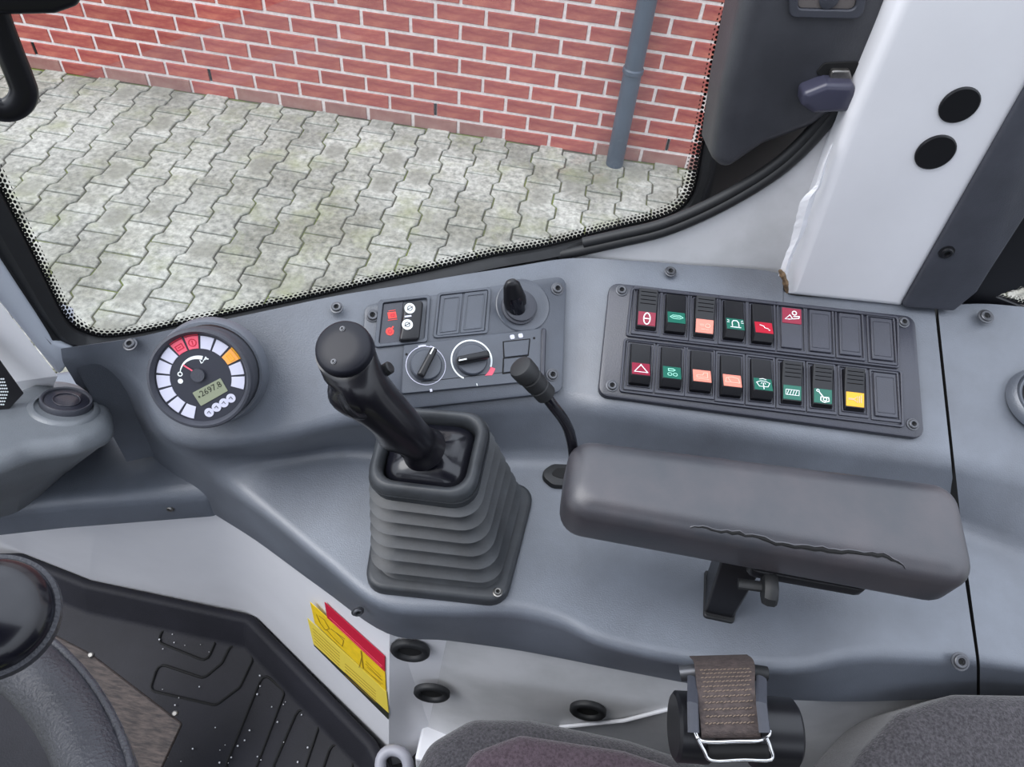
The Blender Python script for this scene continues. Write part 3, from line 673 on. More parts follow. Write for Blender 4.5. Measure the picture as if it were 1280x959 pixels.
for p in ([(605, 184), (703, 172), (684, 350), (585, 362)], [(709, 171), (813, 159), (796, 338), (690, 350)]):
    pp = [h5(*q) for q in p]; o = MB().slab(f_ht, pp, .003, .0048, .0012, .0004, 2, 1).build('blank_cover', m_panel2, hp)
    pc = ccw(pp); MB().ring(f_ht, offp(pc, .0026), offp(pc, .0034), .0046, .0056, .0006, .0006).build('raised_edge', m_panel2, o)
hs = MB().slab(f_ht, [h5(440, 405), h5(1060, 328), h5(1050, 560), h5(430, 620)], .003, .0075, .002, .0006, 3, 1).build('heater_faceplate', m_panel2, hp)
MB().slab(f_ht, [h5(1045, 330), h5(1065, 335), h5(1058, 560), h5(1040, 560)], .003, .010, .002, .001, 2, 1).build('faceplate_rib', m_panel, hp)
c7 = .0075
H5 = lambda u, v: f_ht.loc(380+u/3.553, 320+v/3.553, c7)
MB().stroke(f_ht, [H5(520, 560), H5(880, 518)], .0005, c7).build('printed_line', m_dark, hs, smooth=0)
def knob(cq, rout, ang, nm, label):
    a, b = H5(*cq); f = f_ht.sub(a, b, 0, c7)
    o = MB().lathe(f, [(rout*.9, 0), (rout*.88, .004), (rout*.82, .005), (rout*.72, .005)], 36).build('heater_knob', m_panel2, hp, label=label)
    fk = f.sub(0, 0, ang, .005); w = rout*.22
    MB().slab(fk, [(-rout*.9, -w), (rout*.9, -w*.9), (rout*.95, 0), (rout*.9, w*.9), (-rout*.9, w)], 0, .010, .002, .0025, 3, 3).build('knob_bar', m_black, o)
    MB().stroke(fk, [(rout*.45, w*.3), (rout*.9, w*.3)], .0011, .0101).build('pointer_line', m_icon, o, smooth=0)
    return a, b, f
k1a, k1b, f1 = knob((541, 487), .0155, math.radians(52), 'fan', 'fan heater knob pointing up and right')
sc1 = .0172
mi = MB(); mi.stroke(f1, arc(0, 0, sc1, 60, 250, 30), .0006, .0002); mi.stroke(f1, arc(0, 0, sc1, 250, 420, 30), .0006, .0002); mi.stroke(f1, arc(0, 0, sc1+.0006, 78, 100, 5), .0018, .0002); mi.stroke(f1, arc(0, 0, sc1+.0004, 50, 66, 5), .0012, .0002)
for aa in (270,): mi.stroke(f1, [(-.001, -.0225), (.001, -.0225)], .0024, .0002)
mi.build('printed_scale', m_seg, hs, smooth=0)
k2a, k2b, f2 = knob((744, 463), .0158, math.radians(180+1), 'temp', 'temperature knob pointing left inside a white and red ring')
mi = MB(); mi.stroke(f2, arc(0, 0, .0180, 10, 235, 40), .0013, .0002); mi.stroke(f2, arc(0, 0, .0180, 330-360, 10, 8), .0016, .0002); mi.stroke(f2, [(-.0004, -.0225), (.0004, -.0225)], .0022, .0002); mi.build('printed_scale', m_icon, hs, smooth=0)
MB().slab(f2, arc(0, 0, .0180, -30, -62, 6)+arc(0, 0, .0225, -48, -30, 4), .0001, .0004, .0001, .0001, 1, 1).build('red_wedge', m_seg_r, hs, smooth=0)
for p in ([(887, 384), (1000, 372), (993, 440), (890, 452)], [(888, 458), (985, 447), (985, 505), (885, 520)]):
    pp = [H5(*q) for q in p]; pc = ccw(pp)
    o = MB().ring(f_ht, offp(pc, -.001), pc, c7-.001, c7+.0006, .0006, .0006).build('button_gap', m_dark, hs)
    MB().slab(f_ht, pp, c7-.001, c7+.0014, .0006, .0004, 2, 1).build('push_button', m_panel2, hs)
mi = MB()
for q in ((925, 360), (962, 354)):
    a, b = H5(*q); mi.slab(f_ht, rect(.0042, .004, a, b), c7, c7+.0003, .0008, .0001, 1, 1)
mi.build('printed_icons', m_seg, hs, smooth=0)
for q in ((455, 437), (1022, 365)):
    a, b = H5(*q); MB().disc(f_ht, a, b, .0011, c7, c7+.0004, 10).build('small_hole', m_dark, hs)
a, b = h5(968, 225); f = f_ht.sub(a, b, ang5, .0035)
ig = MB().lathe(f, [(.0255, 0), (.0255, .0006), (.0245, .0012), (.0225, .0008), (.020, .0008)], 40).build('ignition_switch', m_panel2, hp, label='ignition switch with black plastic key standing up')
a, b = h5(950, 235); f = f_ht.sub(a, b, ang5, .0035)
MB().lathe(f, [(.0165, 0), (.0165, .004), (.0145, .0045), (.0145, .008), (.011, .009), (.0085, .009)], 36).build('lock_barrel', m_trim, ig)
ki = f_ht.P(*f_ht.loc(380+945/3.553, 320+235/3.553, .012), .012); kt = f_ht.P(*f_ht.loc(380+917/3.553, 320+108/3.553, .04), .04)
ax = nrm(kt-ki)
fk = Fr(ki, f_ht.X, ax); Lk = np.linalg.norm(kt-ki)
MB().lathe(fk, [(.0075, -.006), (.0080, .004), (.0085, .010), (.0075, .016)], 16, sx=1, sy=.75).build('key_collar', m_gloss, ig)
MB().loft([[fk.P(x*w_, y*t_, z) for x, y in circ(0, 0, 1, 14)] for z, w_, t_ in ((.004, .010, .005), (.012, .0105, .0055), (Lk*.6, .009, .0045), (Lk*.85, .0075, .004), (Lk*.97, .0045, .003), (Lk, .002, .0015))]).build('key_head', m_black, ig, smooth=60)

# ------------------------------------------------------------ joystick
jb = az(560, 668, -.586); fj = Fr(jb, nrm(az(650, 752, -.586)-az(470, 735, -.586)), (0, 0, 1))
joy = thing('joystick', jb, 'black joystick with a contoured grip rising from a square rubber bellows boot', 'joystick')
base = pxpoly(fj, [(456, 700), (468, 735), (635, 752), (668, 625), (655, 602), (480, 590)])
base = pxpoly(fj, [(455, 738), (632, 757), (670, 610), (478, 592)])
MB().slab(fj, base, -.004, .007, .018, .004, 6, 3).build('boot_flange', m_bellows, joy, smooth=60)
ftop = Fr(az(536, 580, -.487), fj.X, nrm(V(-.10, -.12, 1)))
topo = pxpoly(ftop, [(459, 613), (583, 624), (622, 540), (600, 519), (490, 519)])
topo = pxpoly(ftop, [(459, 614), (590, 630), (614, 524), (484, 514)])
bpts = offp(ccw(base), .0055); tpts = ccw(topo)
def align(p, q):                 # rotate q so that its corners match those of p
    n_ = len(p); c = np.mean(p, 0); d = np.mean(q, 0)
    best = min(range(n_), key=lambda k: sum(np.linalg.norm((np.array(p[i])-c)-(np.array(q[(i+k) % n_])-d)) for i in range(n_)))
    return [q[(i+best) % n_] for i in range(n_)]
tpts = align(bpts, tpts)
loops = []; NF = 7
for k in range(NF*6+1):
    t = k/(NF*6); ph = (t*NF) % 1.0
    amp = .0058*(1-abs(2*ph-1)**1.0) if True else 0
    amp = .0085*(1-abs(math.sin(math.pi*t*NF))**.75)
    P = [np.array(bpts[i])*(1-t)+0 for i in range(4)]
    A = rpoly(offp(bpts, .0062-amp), .020, 6); B = rpoly(offp(tpts, .0062-amp), .020, 6)
    tt = t**.92
    loops.append([fj.P(*A[i], .004)*(1-tt)+ftop.P(*B[i], 0)*tt for i in range(len(A))])
bel = MB().loft(loops, cap0=False, cap1=False).build('bellows', m_bellows, joy, smooth=50)
MB().ring(ftop, offp(tpts, -.001), offp(tpts, .008), -.014, .010, .020, .014, 6).build('boot_collar', m_bellows, joy, smooth=60)
fc = Fr(ftop.P(0, 0, .004), ftop.X, ftop.N)
cp_in = offp(tpts, .0085)
cl = [rpoly(offp(cp_in, d), max(.016-d*.5, .003), 6) for d in (0, .004, .012, .020)]
capm = MB(); zz = (-.002, .005, .0085, .013)
gb = ftop.loc(535, 560, .02)
LL = [[ftop.P(a, b, z) for a, b in l] for l, z in zip(cl, zz)]
LL.append([ftop.P(gb[0]+(a-gb[0])*.55, gb[1]+(b-gb[1])*.55, .022) for a, b in cl[-1]])
capm.loft(LL).build('boot_cover_plate', m_gloss, joy, smooth=50)
ftp = Fr(ftop.P(0, 0, .002), ftop.X, ftop.N)
# grip: elliptical rings swept along a leaning axis
g0 = ftop.P(gb[0], gb[1], .012); g3 = az(432, 438, -.372)
g1 = ad(508, 540, np.dot(g0-CAM, FW)*.955); g2 = ad(455, 487, (np.dot(g3-CAM, FW))*1.03)
g0 = ad(532, 562, np.dot(g0-CAM, FW))
axis = crom([g0, g1, g2, g3], 8); nA = len(axis)
tdir = nrm(g3-g2); ntop = nrm(V(-.10, -.42, .9))
rad = np.interp(np.linspace(0, 1, nA), [0, .12, .3, .5, .7, .86, 1], [.0165, .0135, .0140, .0165, .0182, .0180, .0186])
loops = []
for k, p in enumerate(axis):
    t = nrm(axis[min(k+1, nA-1)]-axis[max(k-1, 0)]); s = k/(nA-1); n_ = nrm(t*(1-s**3)+ntop*s**3)
    a = nrm(np.cross(V(0, 1, 0.2), n_)); b = np.cross(n_, a); r = rad[k]
    lp = []
    for i in range(28):
        th = 2*math.pi*i/28; rr2 = r
        # finger notches on the side facing front-left
        g_ = max(0, math.cos(th-math.radians(200)))**3
        rr2 += g_*(.004*math.sin(s*3*2*math.pi+1.2)*(1 if .2 < s < .85 else 0)+.002)
        lp.append(p+a*rr2*math.cos(th)+b*rr2*1.08*math.sin(th))
    loops.append(lp)
MB().loft(loops).build('grip', m_grip, joy, smooth=60)
fj2 = Fr(g3, (1, 0.1, 0), ntop)
cap = MB().lathe(fj2, [(.0186, -.006), (.0192, -.003), (.0192, .004), (.0185, .0062), (.0165, .0076), (.009, .0084), (.001, .0086)], 44).build('grip_cap', m_cap, joy, smooth=60)
for (u, v) in ((428, 411), (417, 452)): screw(fj2, u, v, .0014, cap, m_screw, m_dark, c=.0084, h=.0008)
# trigger and side button
bt = az(489, 457, -.40); MB().lathe(Fr(ad(486, 460, .52), (1, 0, 0), (.6, .2, .5)), [(.0045, -.01), (.0045, .001), (.0035, .002)], 20).build('side_button', m_rub, joy)
tg = ad(437, 512, .50); MB().tube(crom([ad(424, 493, .485), ad(433, 510, .487), ad(445, 520, .495), ad(455, 521, .505)], 4), .0022, 8).build('trigger', m_black, joy)
fplate = fj.sub(*fj.loc(622, 741), c=.007)
# shiny bolt on flange corner
screw(fj, 622, 741, .003, joy, m_steel, m_dark, c=.007)

# ------------------------------------------------------------ small hand lever
lb = az(702, 597, -.586); lv = thing('throttle_lever', lb, 'thin black hand lever with ribbed knob left of the armrest', 'lever')
fl_ = Fr(lb, (1, .1, 0), (0, 0, 1))
MB().slab(fl_, pxpoly(fl_, [(677, 600), (690, 611), (750, 613), (750, 585), (690, 583), (679, 590)]), -.003, .006, .010, .003, 4, 2).build('slot_bezel', m_rub, lv)
MB().slab(fl_, pxpoly(fl_, [(686, 598), (700, 603), (742, 601), (742, 590), (695, 590)]), .005, .0066, .004, .0003, 3, 1).build('slot', m_dark, lv)
d0, d1 = .585, .50
rod = crom([ad(718, 592, .607), ad(716, 560, .588), ad(708, 531, .572), ad(688, 503, .552), ad(676, 485, .545)], 6)
MB().tube(rod, .0042, 12, up=V(0, 1, .2)).build('rod', m_gloss, lv, smooth=60)
ka = ad(683, 494, .550); kb = ad(650, 458, .528); kd = nrm(kb-ka); fk = Fr(ka, (1, .3, 0), kd); Lk = np.linalg.norm(kb-ka)
MB().lathe(fk, [(.005, 0), (.0078, .001), (.0078, Lk*.28), (.0072, Lk*.3), (.0072, Lk*.36), (.0082, Lk*.38), (.0082, Lk*.6), (.0074, Lk*.62), (.0074, Lk*.66), (.0090, Lk*.70), (.0092, Lk*.95), (.0082, Lk), (.006, Lk+.0008)], 24).build('knob', m_rub, lv)

# ------------------------------------------------------------ armrest
arm = thing('armrest', az(900, 770, -.59), 'dark padded armrest with a long crack, on a square black post', 'armrest')
fa = Fr(az(960, 620, -.455), (1, 0, -.0), (0, -.12, 1))
ap = pxpoly(fa, [(715, 540), (1203, 600), (1232, 731), (704, 634)])
pad = MB(); pc = ccw(ap); er = .016
Ls = []
for k in range(5):
    t = math.pi/2*(1-k/4); d = .010*(1-math.cos(t)); Ls.append([fa.P(a, b, -.052+.010-.010*math.sin(t)) for a, b in rpoly(offp(pc, d), .019-d*.6, 7)])
for k in range(9):
    t = math.pi/2*k/8; d = .017*(1-math.cos(t)); Ls.append([fa.P(a, b, -.016+.016*math.sin(t)) for a, b in rpoly(offp(pc, d), .019-d*.5, 7)])
pado = pad.loft(Ls).build('pad', m_arm, arm, smooth=60)
# crack along the front edge, a torn sliver following the pad surface
ck = [(863, 660), (878, 659), (895, 664), (915, 667), (940, 670), (962, 677), (985, 682), (1010, 685), (1035, 689), (1060, 690), (1090, 693), (1110, 697), (1122, 703), (1131, 711)]
wd = [.0004, .001, .0014, .0022, .0026, .0024, .003, .0034, .003, .0022, .0026, .0024, .0012, .0003]
bpy.context.view_layer.update()
from mathutils.bvhtree import BVHTree
bt_ = BVHTree.FromPolygons([Vector(p) for p in pad.v], pad.f)
def hit(u, v):
    h = bt_.ray_cast(Vector(CAM), Vector(nrm(ray(u, v)))); return (np.array(h[0]), np.array(h[1])) if h[0] is not None else (fa.at(u, v), fa.N)
random.seed(3); ptsA, ptsB = [], []
ck2 = []
for i in range(len(ck)-1):
    for k in range(3):
        t = k/3; ck2.append((ck[i][0]*(1-t)+ck[i+1][0]*t, ck[i][1]*(1-t)+ck[i+1][1]*t+(random.uniform(-1.8, 1.8) if k else 0), wd[i]*(1-t)+wd[i+1]*t))
ck2.append((*ck[-1], wd[-1]))
L = []; L2 = []
for k, (u, v, w) in enumerate(ck2):
    p, n_ = hit(u, v)
    if n_@(CAM-p) < 0: n_ = -n_
    q = hit(*(ck2[min(k+1, len(ck2)-1)][:2] if k < len(ck2)-1 else (u+4, v+4)))[0]; t = nrm(q-p+V(1e-6, 0, 0)); s = np.cross(n_, t); w2 = w*random.uniform(.6, 1.15)
    L.append([p+s*w2*.5+n_*.0002, p+n_*.0006, p-s*w2*.5+n_*.0002, p-n_*.002])
    L2.append([p+s*w2*.5, p+s*(w2*.5+.0003)+n_*.0005, p+s*(w2*.5+.0010)-n_*.0001])
MB().loft(L).build('crack', m_dark, arm, smooth=0, label='black split running along the front of the pad')
MB().loft(L2, closed=False).build('torn_edge', m_arm, arm, smooth=0)
# post
fb = Fr(az(898, 770, -.588), (1, .05, 0), (0, 0, 1))
ptop = [fa.P(*fa.loc(u, v, -.05), -.05) for u, v in ((905, 690), (958, 705), (955, 660), (905, 650))]
pbot = [az(u, v, -.588) for u, v in ((881, 770), (915, 777), (921, 727), (884, 720))]
MB().loft([[p+V(0, 0, -.01) for p in pbot], ptop]).build('post', m_black, arm, smooth=20, bevel=.002)
MB().slab(fb, pxpoly(fb, [(879, 772), (917, 780), (925, 722), (880, 714)]), -.002, .003, .003, .001, 3, 1).build('post_sleeve', m_rub, arm)
ks = Fr(ad(948, 733, .575), (0, 1, .1), (1, 0, .1))
MB().lathe(ks, [(.004, -.015), (.004, .002), (.012, .003), (.0135, .006), (.0135, .011), (.012, .013)], 10, sx=1.1, sy=.75).build('clamp_knob', m_rub, arm)
fh = Fr(fa.P(*fa.loc(1010, 700, -.05), -.054), fa.X, fa.N)
MB().slab(fh, rect(.09, .035), -.006, .004, .008, .002, 3, 2).build('mounting_plate', m_black, arm)

# ------------------------------------------------------------ air vent pod at the left
vd = nrm(V(-.7, .6, 0)); 
fpv = Fr(az(83, 505, -.52), (1, -.15, 0), nrm(-nrm(ray(83, 505))*.50+UP*.86+RT*.06))
pod = thing('air_vent_pod', az(60, 600, -.66), 'rounded grey dashboard pod carrying a closed round air vent, far left', 'dashboard')
pp = pxpoly(fpv, [(-60, 520), (20, 482), (60, 466), (112, 476), (142, 505), (146, 535), (100, 552), (40, 560), (-60, 600)])
pc = ccw(pp); Ls = []
dn = V(0, 0, -1)
for k in range(7):
    t = math.pi/2*k/6; d = .014*(1-math.cos(t)); Ls.append([fpv.P(a, b, -.014+.014*math.sin(t)) for a, b in rpoly(offp(pc, d), .03, 5)])
pz = [az(u, v, -.635) for u, v in ((-60,540),(20,500),(60,492),(108,492),(134,515),(132,545),(85,590),(28,640),(-60,662))]
flow = Fr(az(60, 600, -.635), fpv.X, (0, 0, 1)); pl_ = [((p-flow.O)@flow.X, (p-flow.O)@flow.Y) for p in pz]
pl_ = pl_ if pc[0] == pp[0] else pl_[::-1]
low = [flow.P(a, b, 0) for a, b in rpoly(pl_, .03, 5)]; mid = [p*.5+q*.5+V(.0, -.004, 0) for p, q in zip(Ls[0], low)]
MB().loft([low, mid]+Ls).build('pod_body', m_console_d, pod, smooth=60)
f = Fr(fpv.at(83, 505), fpv.X, fpv.N); vr = abs(f.loc(118, 508)[0]-f.loc(51, 500)[0])/2*1.13
a, b = f.loc(80, 511); MB().lathe(f.sub(a, b), [(vr*1.38, -.001), (vr*1.3, .002), (vr*1.12, .0025)], 44, cap=False).build('vent_surround', m_console_d, pod, smooth=60)
av = MB().lathe(f, [(vr*1.02, -.002), (vr*1.02, .004), (vr*.97, .0055), (vr*.9, .005), (vr*.87, .003)], 44, cap=False).build('air_vent', m_trim, pod, smooth=50)
MB().lathe(f, [(vr*.87, .001), (vr*.86, .0035), (vr*.8, .004)], 40).build('vent_flap', m_panel, av)
MB().ring(f, arc(0, 0, vr*.55, 0, 360, 20)[:-1], arc(0, 0, vr*.5, 0, 360, 20)[:-1], .0035, .0048, .001).build('flap_rib', m_panel, av)

# ------------------------------------------------------------ cab walls under the console
cab = thing('wall_cab', az(500, 900, -1.0), 'white painted lower cab side panels', None, kind='structure')
wt = {p: az(*p, -.655) for p in ((-80, 660), (0, 655), (240, 643), (268, 643), (300, 665), (484, 793), (560, 801), (700, 824), (860, 856), (1000, 876), (1230, 874), (1400, 890))}
in_ = V(0, .012, .02)
zf = -.95
def fl(u, v, z=zf): return az(u, v, z)
W1 = [[wt[(-80, 660)]+in_, fl(-60, 660)], [wt[(0, 655)]+in_, fl(30, 690)], [wt[(0, 655)]*.5+wt[(240, 643)]*.5+in_, fl(112, 722)], [wt[(240, 643)]+in_, fl(285, 757)], [wt[(268, 643)]*.5+wt[(240, 643)]*.25+wt[(300, 665)]*.25+in_, fl(305, 761)], [wt[(300, 665)]+in_, fl(322, 770)], [wt[(300, 665)]*.5+wt[(484, 793)]*.5+in_, fl(398, 845)], [wt[(484, 793)]+in_, fl(486, 930)]]
MB().loft([[p[0], p[1], p[1]+V(0, 0, -.12)] for p in W1], closed=False).build('panel', m_white, cab, smooth=50)
e0 = wt[(484, 793)]+in_; e1 = wt[(560, 801)]+in_; e2 = wt[(860, 856)]+in_; e3 = wt[(1400, 890)]+in_
b0 = fl(486, 930); b0b = np.array([b0[0]+.0, b0[1], CZ-1.1])
MB().loft([[e0, b0, b0b], [e1, az(536, 905, -.92), az(525, 935, -1.0)]], closed=False).build('panel', m_white, cab, smooth=0)
MB().loft([[e1, az(536, 905, -.92), az(525, 935, -1.0)], [wt[(700, 824)]+in_, az(690, 912, -.83), az(680, 990, -.98)], [e2, az(852, 882, -.73), az(842, 960, -.9)], [wt[(1000, 876)]+in_, az(1000, 905, -.72), az(980, 985, -.88)], [wt[(1230, 874)]+in_, az(1230, 900, -.72), az(1220, 985, -.88)], [e3, az(1400, 930, -.72), az(1400, 1030, -.88)]], closed=False).build('panel', m_white2, cab, smooth=25)
led = MB(); led.tube([az(700, 909, -.815), az(780, 901, -.775), az(858, 881, -.725)], .002, 8).build('panel_seam', m_white, cab)
led = MB(); box(led, *(az(545, 930, -.93)[0]-.02, az(545, 930, -.93)[0]+.05), az(545, 930, -.93)[1]-.02, az(545, 930, -.93)[1]+.03, CZ-1.05, CZ-.93); led.build('bracket', m_white, cab, smooth=0, bevel=.003)
# grommets
def plane_of(p, q, r): return Fr(p, q-p, np.cross(q-p, r-p))
fG = plane_of(e0, e1, b0)
if fG.N[1] > 0: fG = Fr(fG.O, -fG.X, -fG.N)
def grommet(fr, u, v, r, lab, grp='rubber grommets in the white panels', ang=0, sy=1):
    f = Fr(fr.at(u, v), fr.X, fr.N)
    t = thing('rubber_grommet', f.O, lab, 'grommet', grp)
    MB().lathe(f, [(r*1.0, -.001), (r, .003), (r*.92, .0045), (r*.75, .005), (r*.62, .003), (r*.58, -.003)], 32, sy=sy, cap=False).build('rim', m_rub, t, smooth=50)
    MB().lathe(f, [(r*.64, .0008), (r*.3, .0015)], 28, sy=sy).build('membrane', m_dark, t)
    return t
grommet(fG, 513, 812, .0185, 'black rubber grommet right of the yellow sticker, upper of the pair', sy=1)
grommet(fG, 540, 865, .0185, 'black rubber grommet right of the yellow sticker, lower of the pair', sy=1)
fG2 = plane_of(wt[(700, 824)]+in_, e2, az(690, 912, -.83))
if fG2.N[1] > 0: fG2 = Fr(fG2.O, -fG2.X, -fG2.N)
grommet(fG2, 735, 887, .018, 'black rubber grommet left of the belt reel, beside the panel seam')

# sticker
fS = plane_of(W1[5][0], W1[7][0], W1[7][1])
if fS.N@(CAM-fS.O) < 0: fS = Fr(fS.O, -fS.X, -fS.N)
ss = lambda u, v: fS.loc(380+u/6.19, 745+v/6.19)
stk = thing('warning_sticker', fS.at(440, 850), 'yellow warning sticker with a red stripe on the white panel beside the floor mat', 'sticker')
fS.O = fS.O+fS.N*.0008
MB().slab(fS, [ss(160, 45), ss(628, 468), ss(628, 585), ss(182, 168)], 0, .0006, .0003, .0002, 1, 1).build('red_stripe', m_stred, stk, smooth=0)
ya = MB().slab(fS, [ss(48, 45), ss(182, 166), ss(628, 583), ss(636, 735), ss(85, 210)], 0, .0005, .0003, .0002, 1, 1).build('pictogram_field', m_yel, stk, smooth=0)
yb = MB().slab(fS, [ss(28, 170), ss(640, 742), ss(658, 905), ss(75, 368)], 0, .0006, .0003, .0002, 1, 1).build('text_field', m_yel2, stk, smooth=0)
MB().slab(fS, [ss(75, 366), ss(658, 905), ss(655, 955), ss(80, 385)], 0, .0006, .0002, .0002, 1, 1).build('dark_edge', m_dkink, stk, smooth=0)
mi = MB()
def sl(p, w=.0007): mi.stroke(fS, [ss(*q) for q in p], w, .0007)
sl([(100, 140), (130, 210), (170, 260), (200, 250), (160, 180), (120, 150)]); sl([(180, 260), (250, 340), (300, 385), (310, 340), (250, 280)]); sl([(210, 250), (320, 330)], .0012); sl([(445, 420), (462, 560)], .0012); sl([(450, 470), (430, 550)]); sl([(480, 520), (610, 650)]); sl([(470, 560), (600, 680)])
for k in range(3): sl([(480+k*10, 500+k*45), (600+k*8, 620+k*30)], .0004)
mi.build('pictogram', m_ink, ya, smooth=0)
mi = MB()
for k in range(5):
    o_ = k*27; sl([(70+k*4, 245+o_*.95), (280, 440+o_*.9)], .0006); sl([(320, 520+o_*.85), (560, 735+o_*.8)], .0006)
mi.build('small_print', m_ink, yb, smooth=0)
mi = MB(); sl([(200, 160), (610, 540)], .0005); sl([(220, 195), (600, 545)], .0004); mi.build('small_print', m_seg_r, stk, smooth=0)

# ------------------------------------------------------------ floor and mat
flr = MB(); box(flr, -1.2, .8, -.6, .75, CZ-1.10, CZ-1.04); tag(flr.build('floor', m_black, None, smooth=0), 'dark cab floor plate', None, kind='structure')
fm = Fr(az(300, 860, -1.0), (1, 0, 0), (0, 0, 1)); zl = -.955
mat_o = [(26, 690), (112, 724), (316, 768), (470, 925), (560, 1100), (200, 1400), (-500, 1300), (-400, 700)]
mt = thing('floor_mat', az(300, 860, -1.02), 'black rubber footwell mat with raised rim and moulded outlines', 'mat')
po = ccw([tuple((az(u, v, zl)-fm.O)[[0, 1]]) for u, v in mat_o])
Ls = [[fm.P(a, b, -.03) for a, b in rpoly(po, .02, 4)]]
for d, z in ((0, .042), (.003, .046), (.010, .046), (.014, .043), (.026, .006), (.032, .001)): Ls.append([fm.P(a, b, z) for a, b in rpoly(offp(po, d), .02, 4)])
MB().loft(Ls).build('mat_body', m_matt, mt, smooth=60)
def groove(pts, closed=True):
    P = rpoly([fm.loc(*q) for q in pts], .008, 3) if closed else [fm.loc(*q) for q in pts]
    mb = MB(); path = [fm.P(a, b, .0015) for a, b in P]; mb.tube(path, .0016, 6, closed=closed); return mb.build('moulded_outline', m_dark, mt)
c7f = lambda u, v: (u/2.667, 620+v/2.667)
groove([c7f(*q) for q in ((540, 445), (725, 475), (690, 555), (530, 490))])
groove([c7f(*q) for q in ((530, 560), (680, 610), (740, 560), (770, 500), (815, 500), (845, 545), (800, 640), (720, 700), (500, 650))])
groove([c7f(*q) for q in ((880, 590), (950, 655), (850, 920), (745, 920))])
groove([c7f(*q) for q in ((1000, 700), (1065, 765), (1010, 930), (900, 930))])
groove([c7f(*q) for q in ((1110, 815), (1180, 885), (1150, 980), (1060, 960))])
rf = MB(); box(rf, -.45, 1.05, -1.0, -.08, CZ+.42, CZ+.47); tag(rf.build('ceiling_shade', mat('shade_lining', (34, 34, 38), .9), None, smooth=0), 'unseen partial cab roof, sized to shade the interior', None, kind='structure')  # out-of-view roof, kept partial to control light and darken reflections
wb_ = MB(); box(wb_, -1.15, 1.05, -1.05, -1.0, CZ-1.1, CZ-.08); tag(wb_.build('wall_opposite_shade', m_trim, None, smooth=0), 'unseen lower far-side cab wall, added to cut light on facing surfaces', None, kind='structure')  # out-of-view wall, height set to dim the faces turned towards it
wb_ = MB(); box(wb_, 1.0, 1.05, -1.0, .1, CZ-1.1, CZ-.25); tag(wb_.build('wall_rear_shade', m_trim, None, smooth=0), 'unseen lower rear cab wall, added to darken the interior', None, kind='structure')  # out-of-view wall, added with the enclosure to keep this side dark
gr = MB(); rg_ = random.Random(11)
for i in range(70):
    u, v = rg_.uniform(200, 470), rg_.uniform(760, 955)
    if v < 765+(u-315)*.98+22 and u > 300: continue
    if v < 790: continue
    p = az(u, v, -1.0)+V(0, 0, .0035); r = rg_.uniform(.0005, .0013)
    gr.loft([[p+V(r*math.cos(t)*k, r*math.sin(t)*k, z*r) for t in (0, 1.3, 2.6, 3.9, 5.2)] for k, z in ((1, -.5), (.9, .4), (.3, .9))])
g_o = gr.build('grit', m_white_chip, None, smooth=0, kind='stuff'); tag(g_o, 'scattered pale grit specks lying on the black floor mat', 'debris')
# worn steel pedal
fp2 = Fr(az(140, 880, -.86), (1, -.3, 0), nrm(V(.1, -.35, 1)))
pd = thing('pedal', fp2.O-V(0, 0, .1), 'worn brown steel pedal plate behind the steering wheel rim', 'pedal')
MB().slab(fp2, pxpoly(fp2, [(60, 790), (112, 817), (227, 905), (190, 985), (100, 1010), (20, 880)]), -.006, 0, .004, .001, 3, 1).build('pedal_plate', m_pedal, pd)
for q in ((114, 819), (219, 892)): MB().lathe(Fr(fp2.at(*q), (1, 0, 0), fp2.N), [(.003, -.002), (.003, .002), (.002, .003)], 12).build('bolt', m_steel, pd)
pdb = fp2.at(150, 960); MB().tube([pdb+V(0, 0, -.004), pdb+V(-.03, 0, -.2)], .012, 12).build('pedal_arm', m_black, pd)

# ------------------------------------------------------------ steering wheel
sw = thing('steering_wheel', CAM+V(-.2788, -.0684, -.3), 'thick grey steering wheel rim with a glossy black spinner knob, bottom left', 'steering wheel')
hubc = CAM+V(-.2788, -.0684, -.2770); nW = nrm(V(0, .4, 1)); pR = ad(88, 893, .31)
fW = Fr(hubc, pR-hubc, nW); RW = np.linalg.norm(pR-hubc)
MB().tube([fW.P(RW*math.cos(t), RW*math.sin(t)) for t in np.linspace(0, 2*math.pi, 97)[:-1]], .0132, 18, closed=True, up=nW).build('rim', m_rim, sw, smooth=60)
MB().tube([fW.P((RW+.0100)*math.cos(t), (RW+.0100)*math.sin(t), .0090) for t in np.linspace(0, 2*math.pi, 97)[:-1]], .0018, 8, closed=True, up=nW).build('rim_seam', m_rim, sw, smooth=60)
for t in (2.2, 4.2, 5.2): MB().tube([fW.P(.03*math.cos(t), .03*math.sin(t), -.02), fW.P(RW*math.cos(t), RW*math.sin(t), 0)], [.014, .009], 12, flat=.5).build('spoke', m_black, sw)
MB().lathe(Fr(fW.P(0, 0, -.04), fW.X, fW.N), [(.045, 0), (.045, .03), (.035, .045), (.01, .048)], 32).build('hub', m_black, sw)
kc = ad(-12, 770, .262); kn = nrm(nrm(CAM-kc)*.7+V(.0, 0, 1)*.5); fK = Fr(kc, (1, 0, 0), kn)
krad = .0222
kb_ = MB().lathe(fK, [(krad*.5, -.014), (krad*.85, -.010), (krad*.95, -.006), (krad*.97, -.002), (krad*.95, .001), (krad*.89, .0015)], 44).build('knob_skirt', m_rim, sw, smooth=50)
MB().lathe(fK, [(krad*.905, -.001)]+[(krad*.885*math.cos(t), .001+krad*.5*math.sin(t)) for t in np.linspace(0, 1.5, 10)], 44).build('spinner_knob', m_gloss, sw, smooth=60)
lt = ad(12, 866, .34); MB().tube([kc-kn*.016, kc-kn*.05], .007, 12).build('knob_stem', m_black, sw)
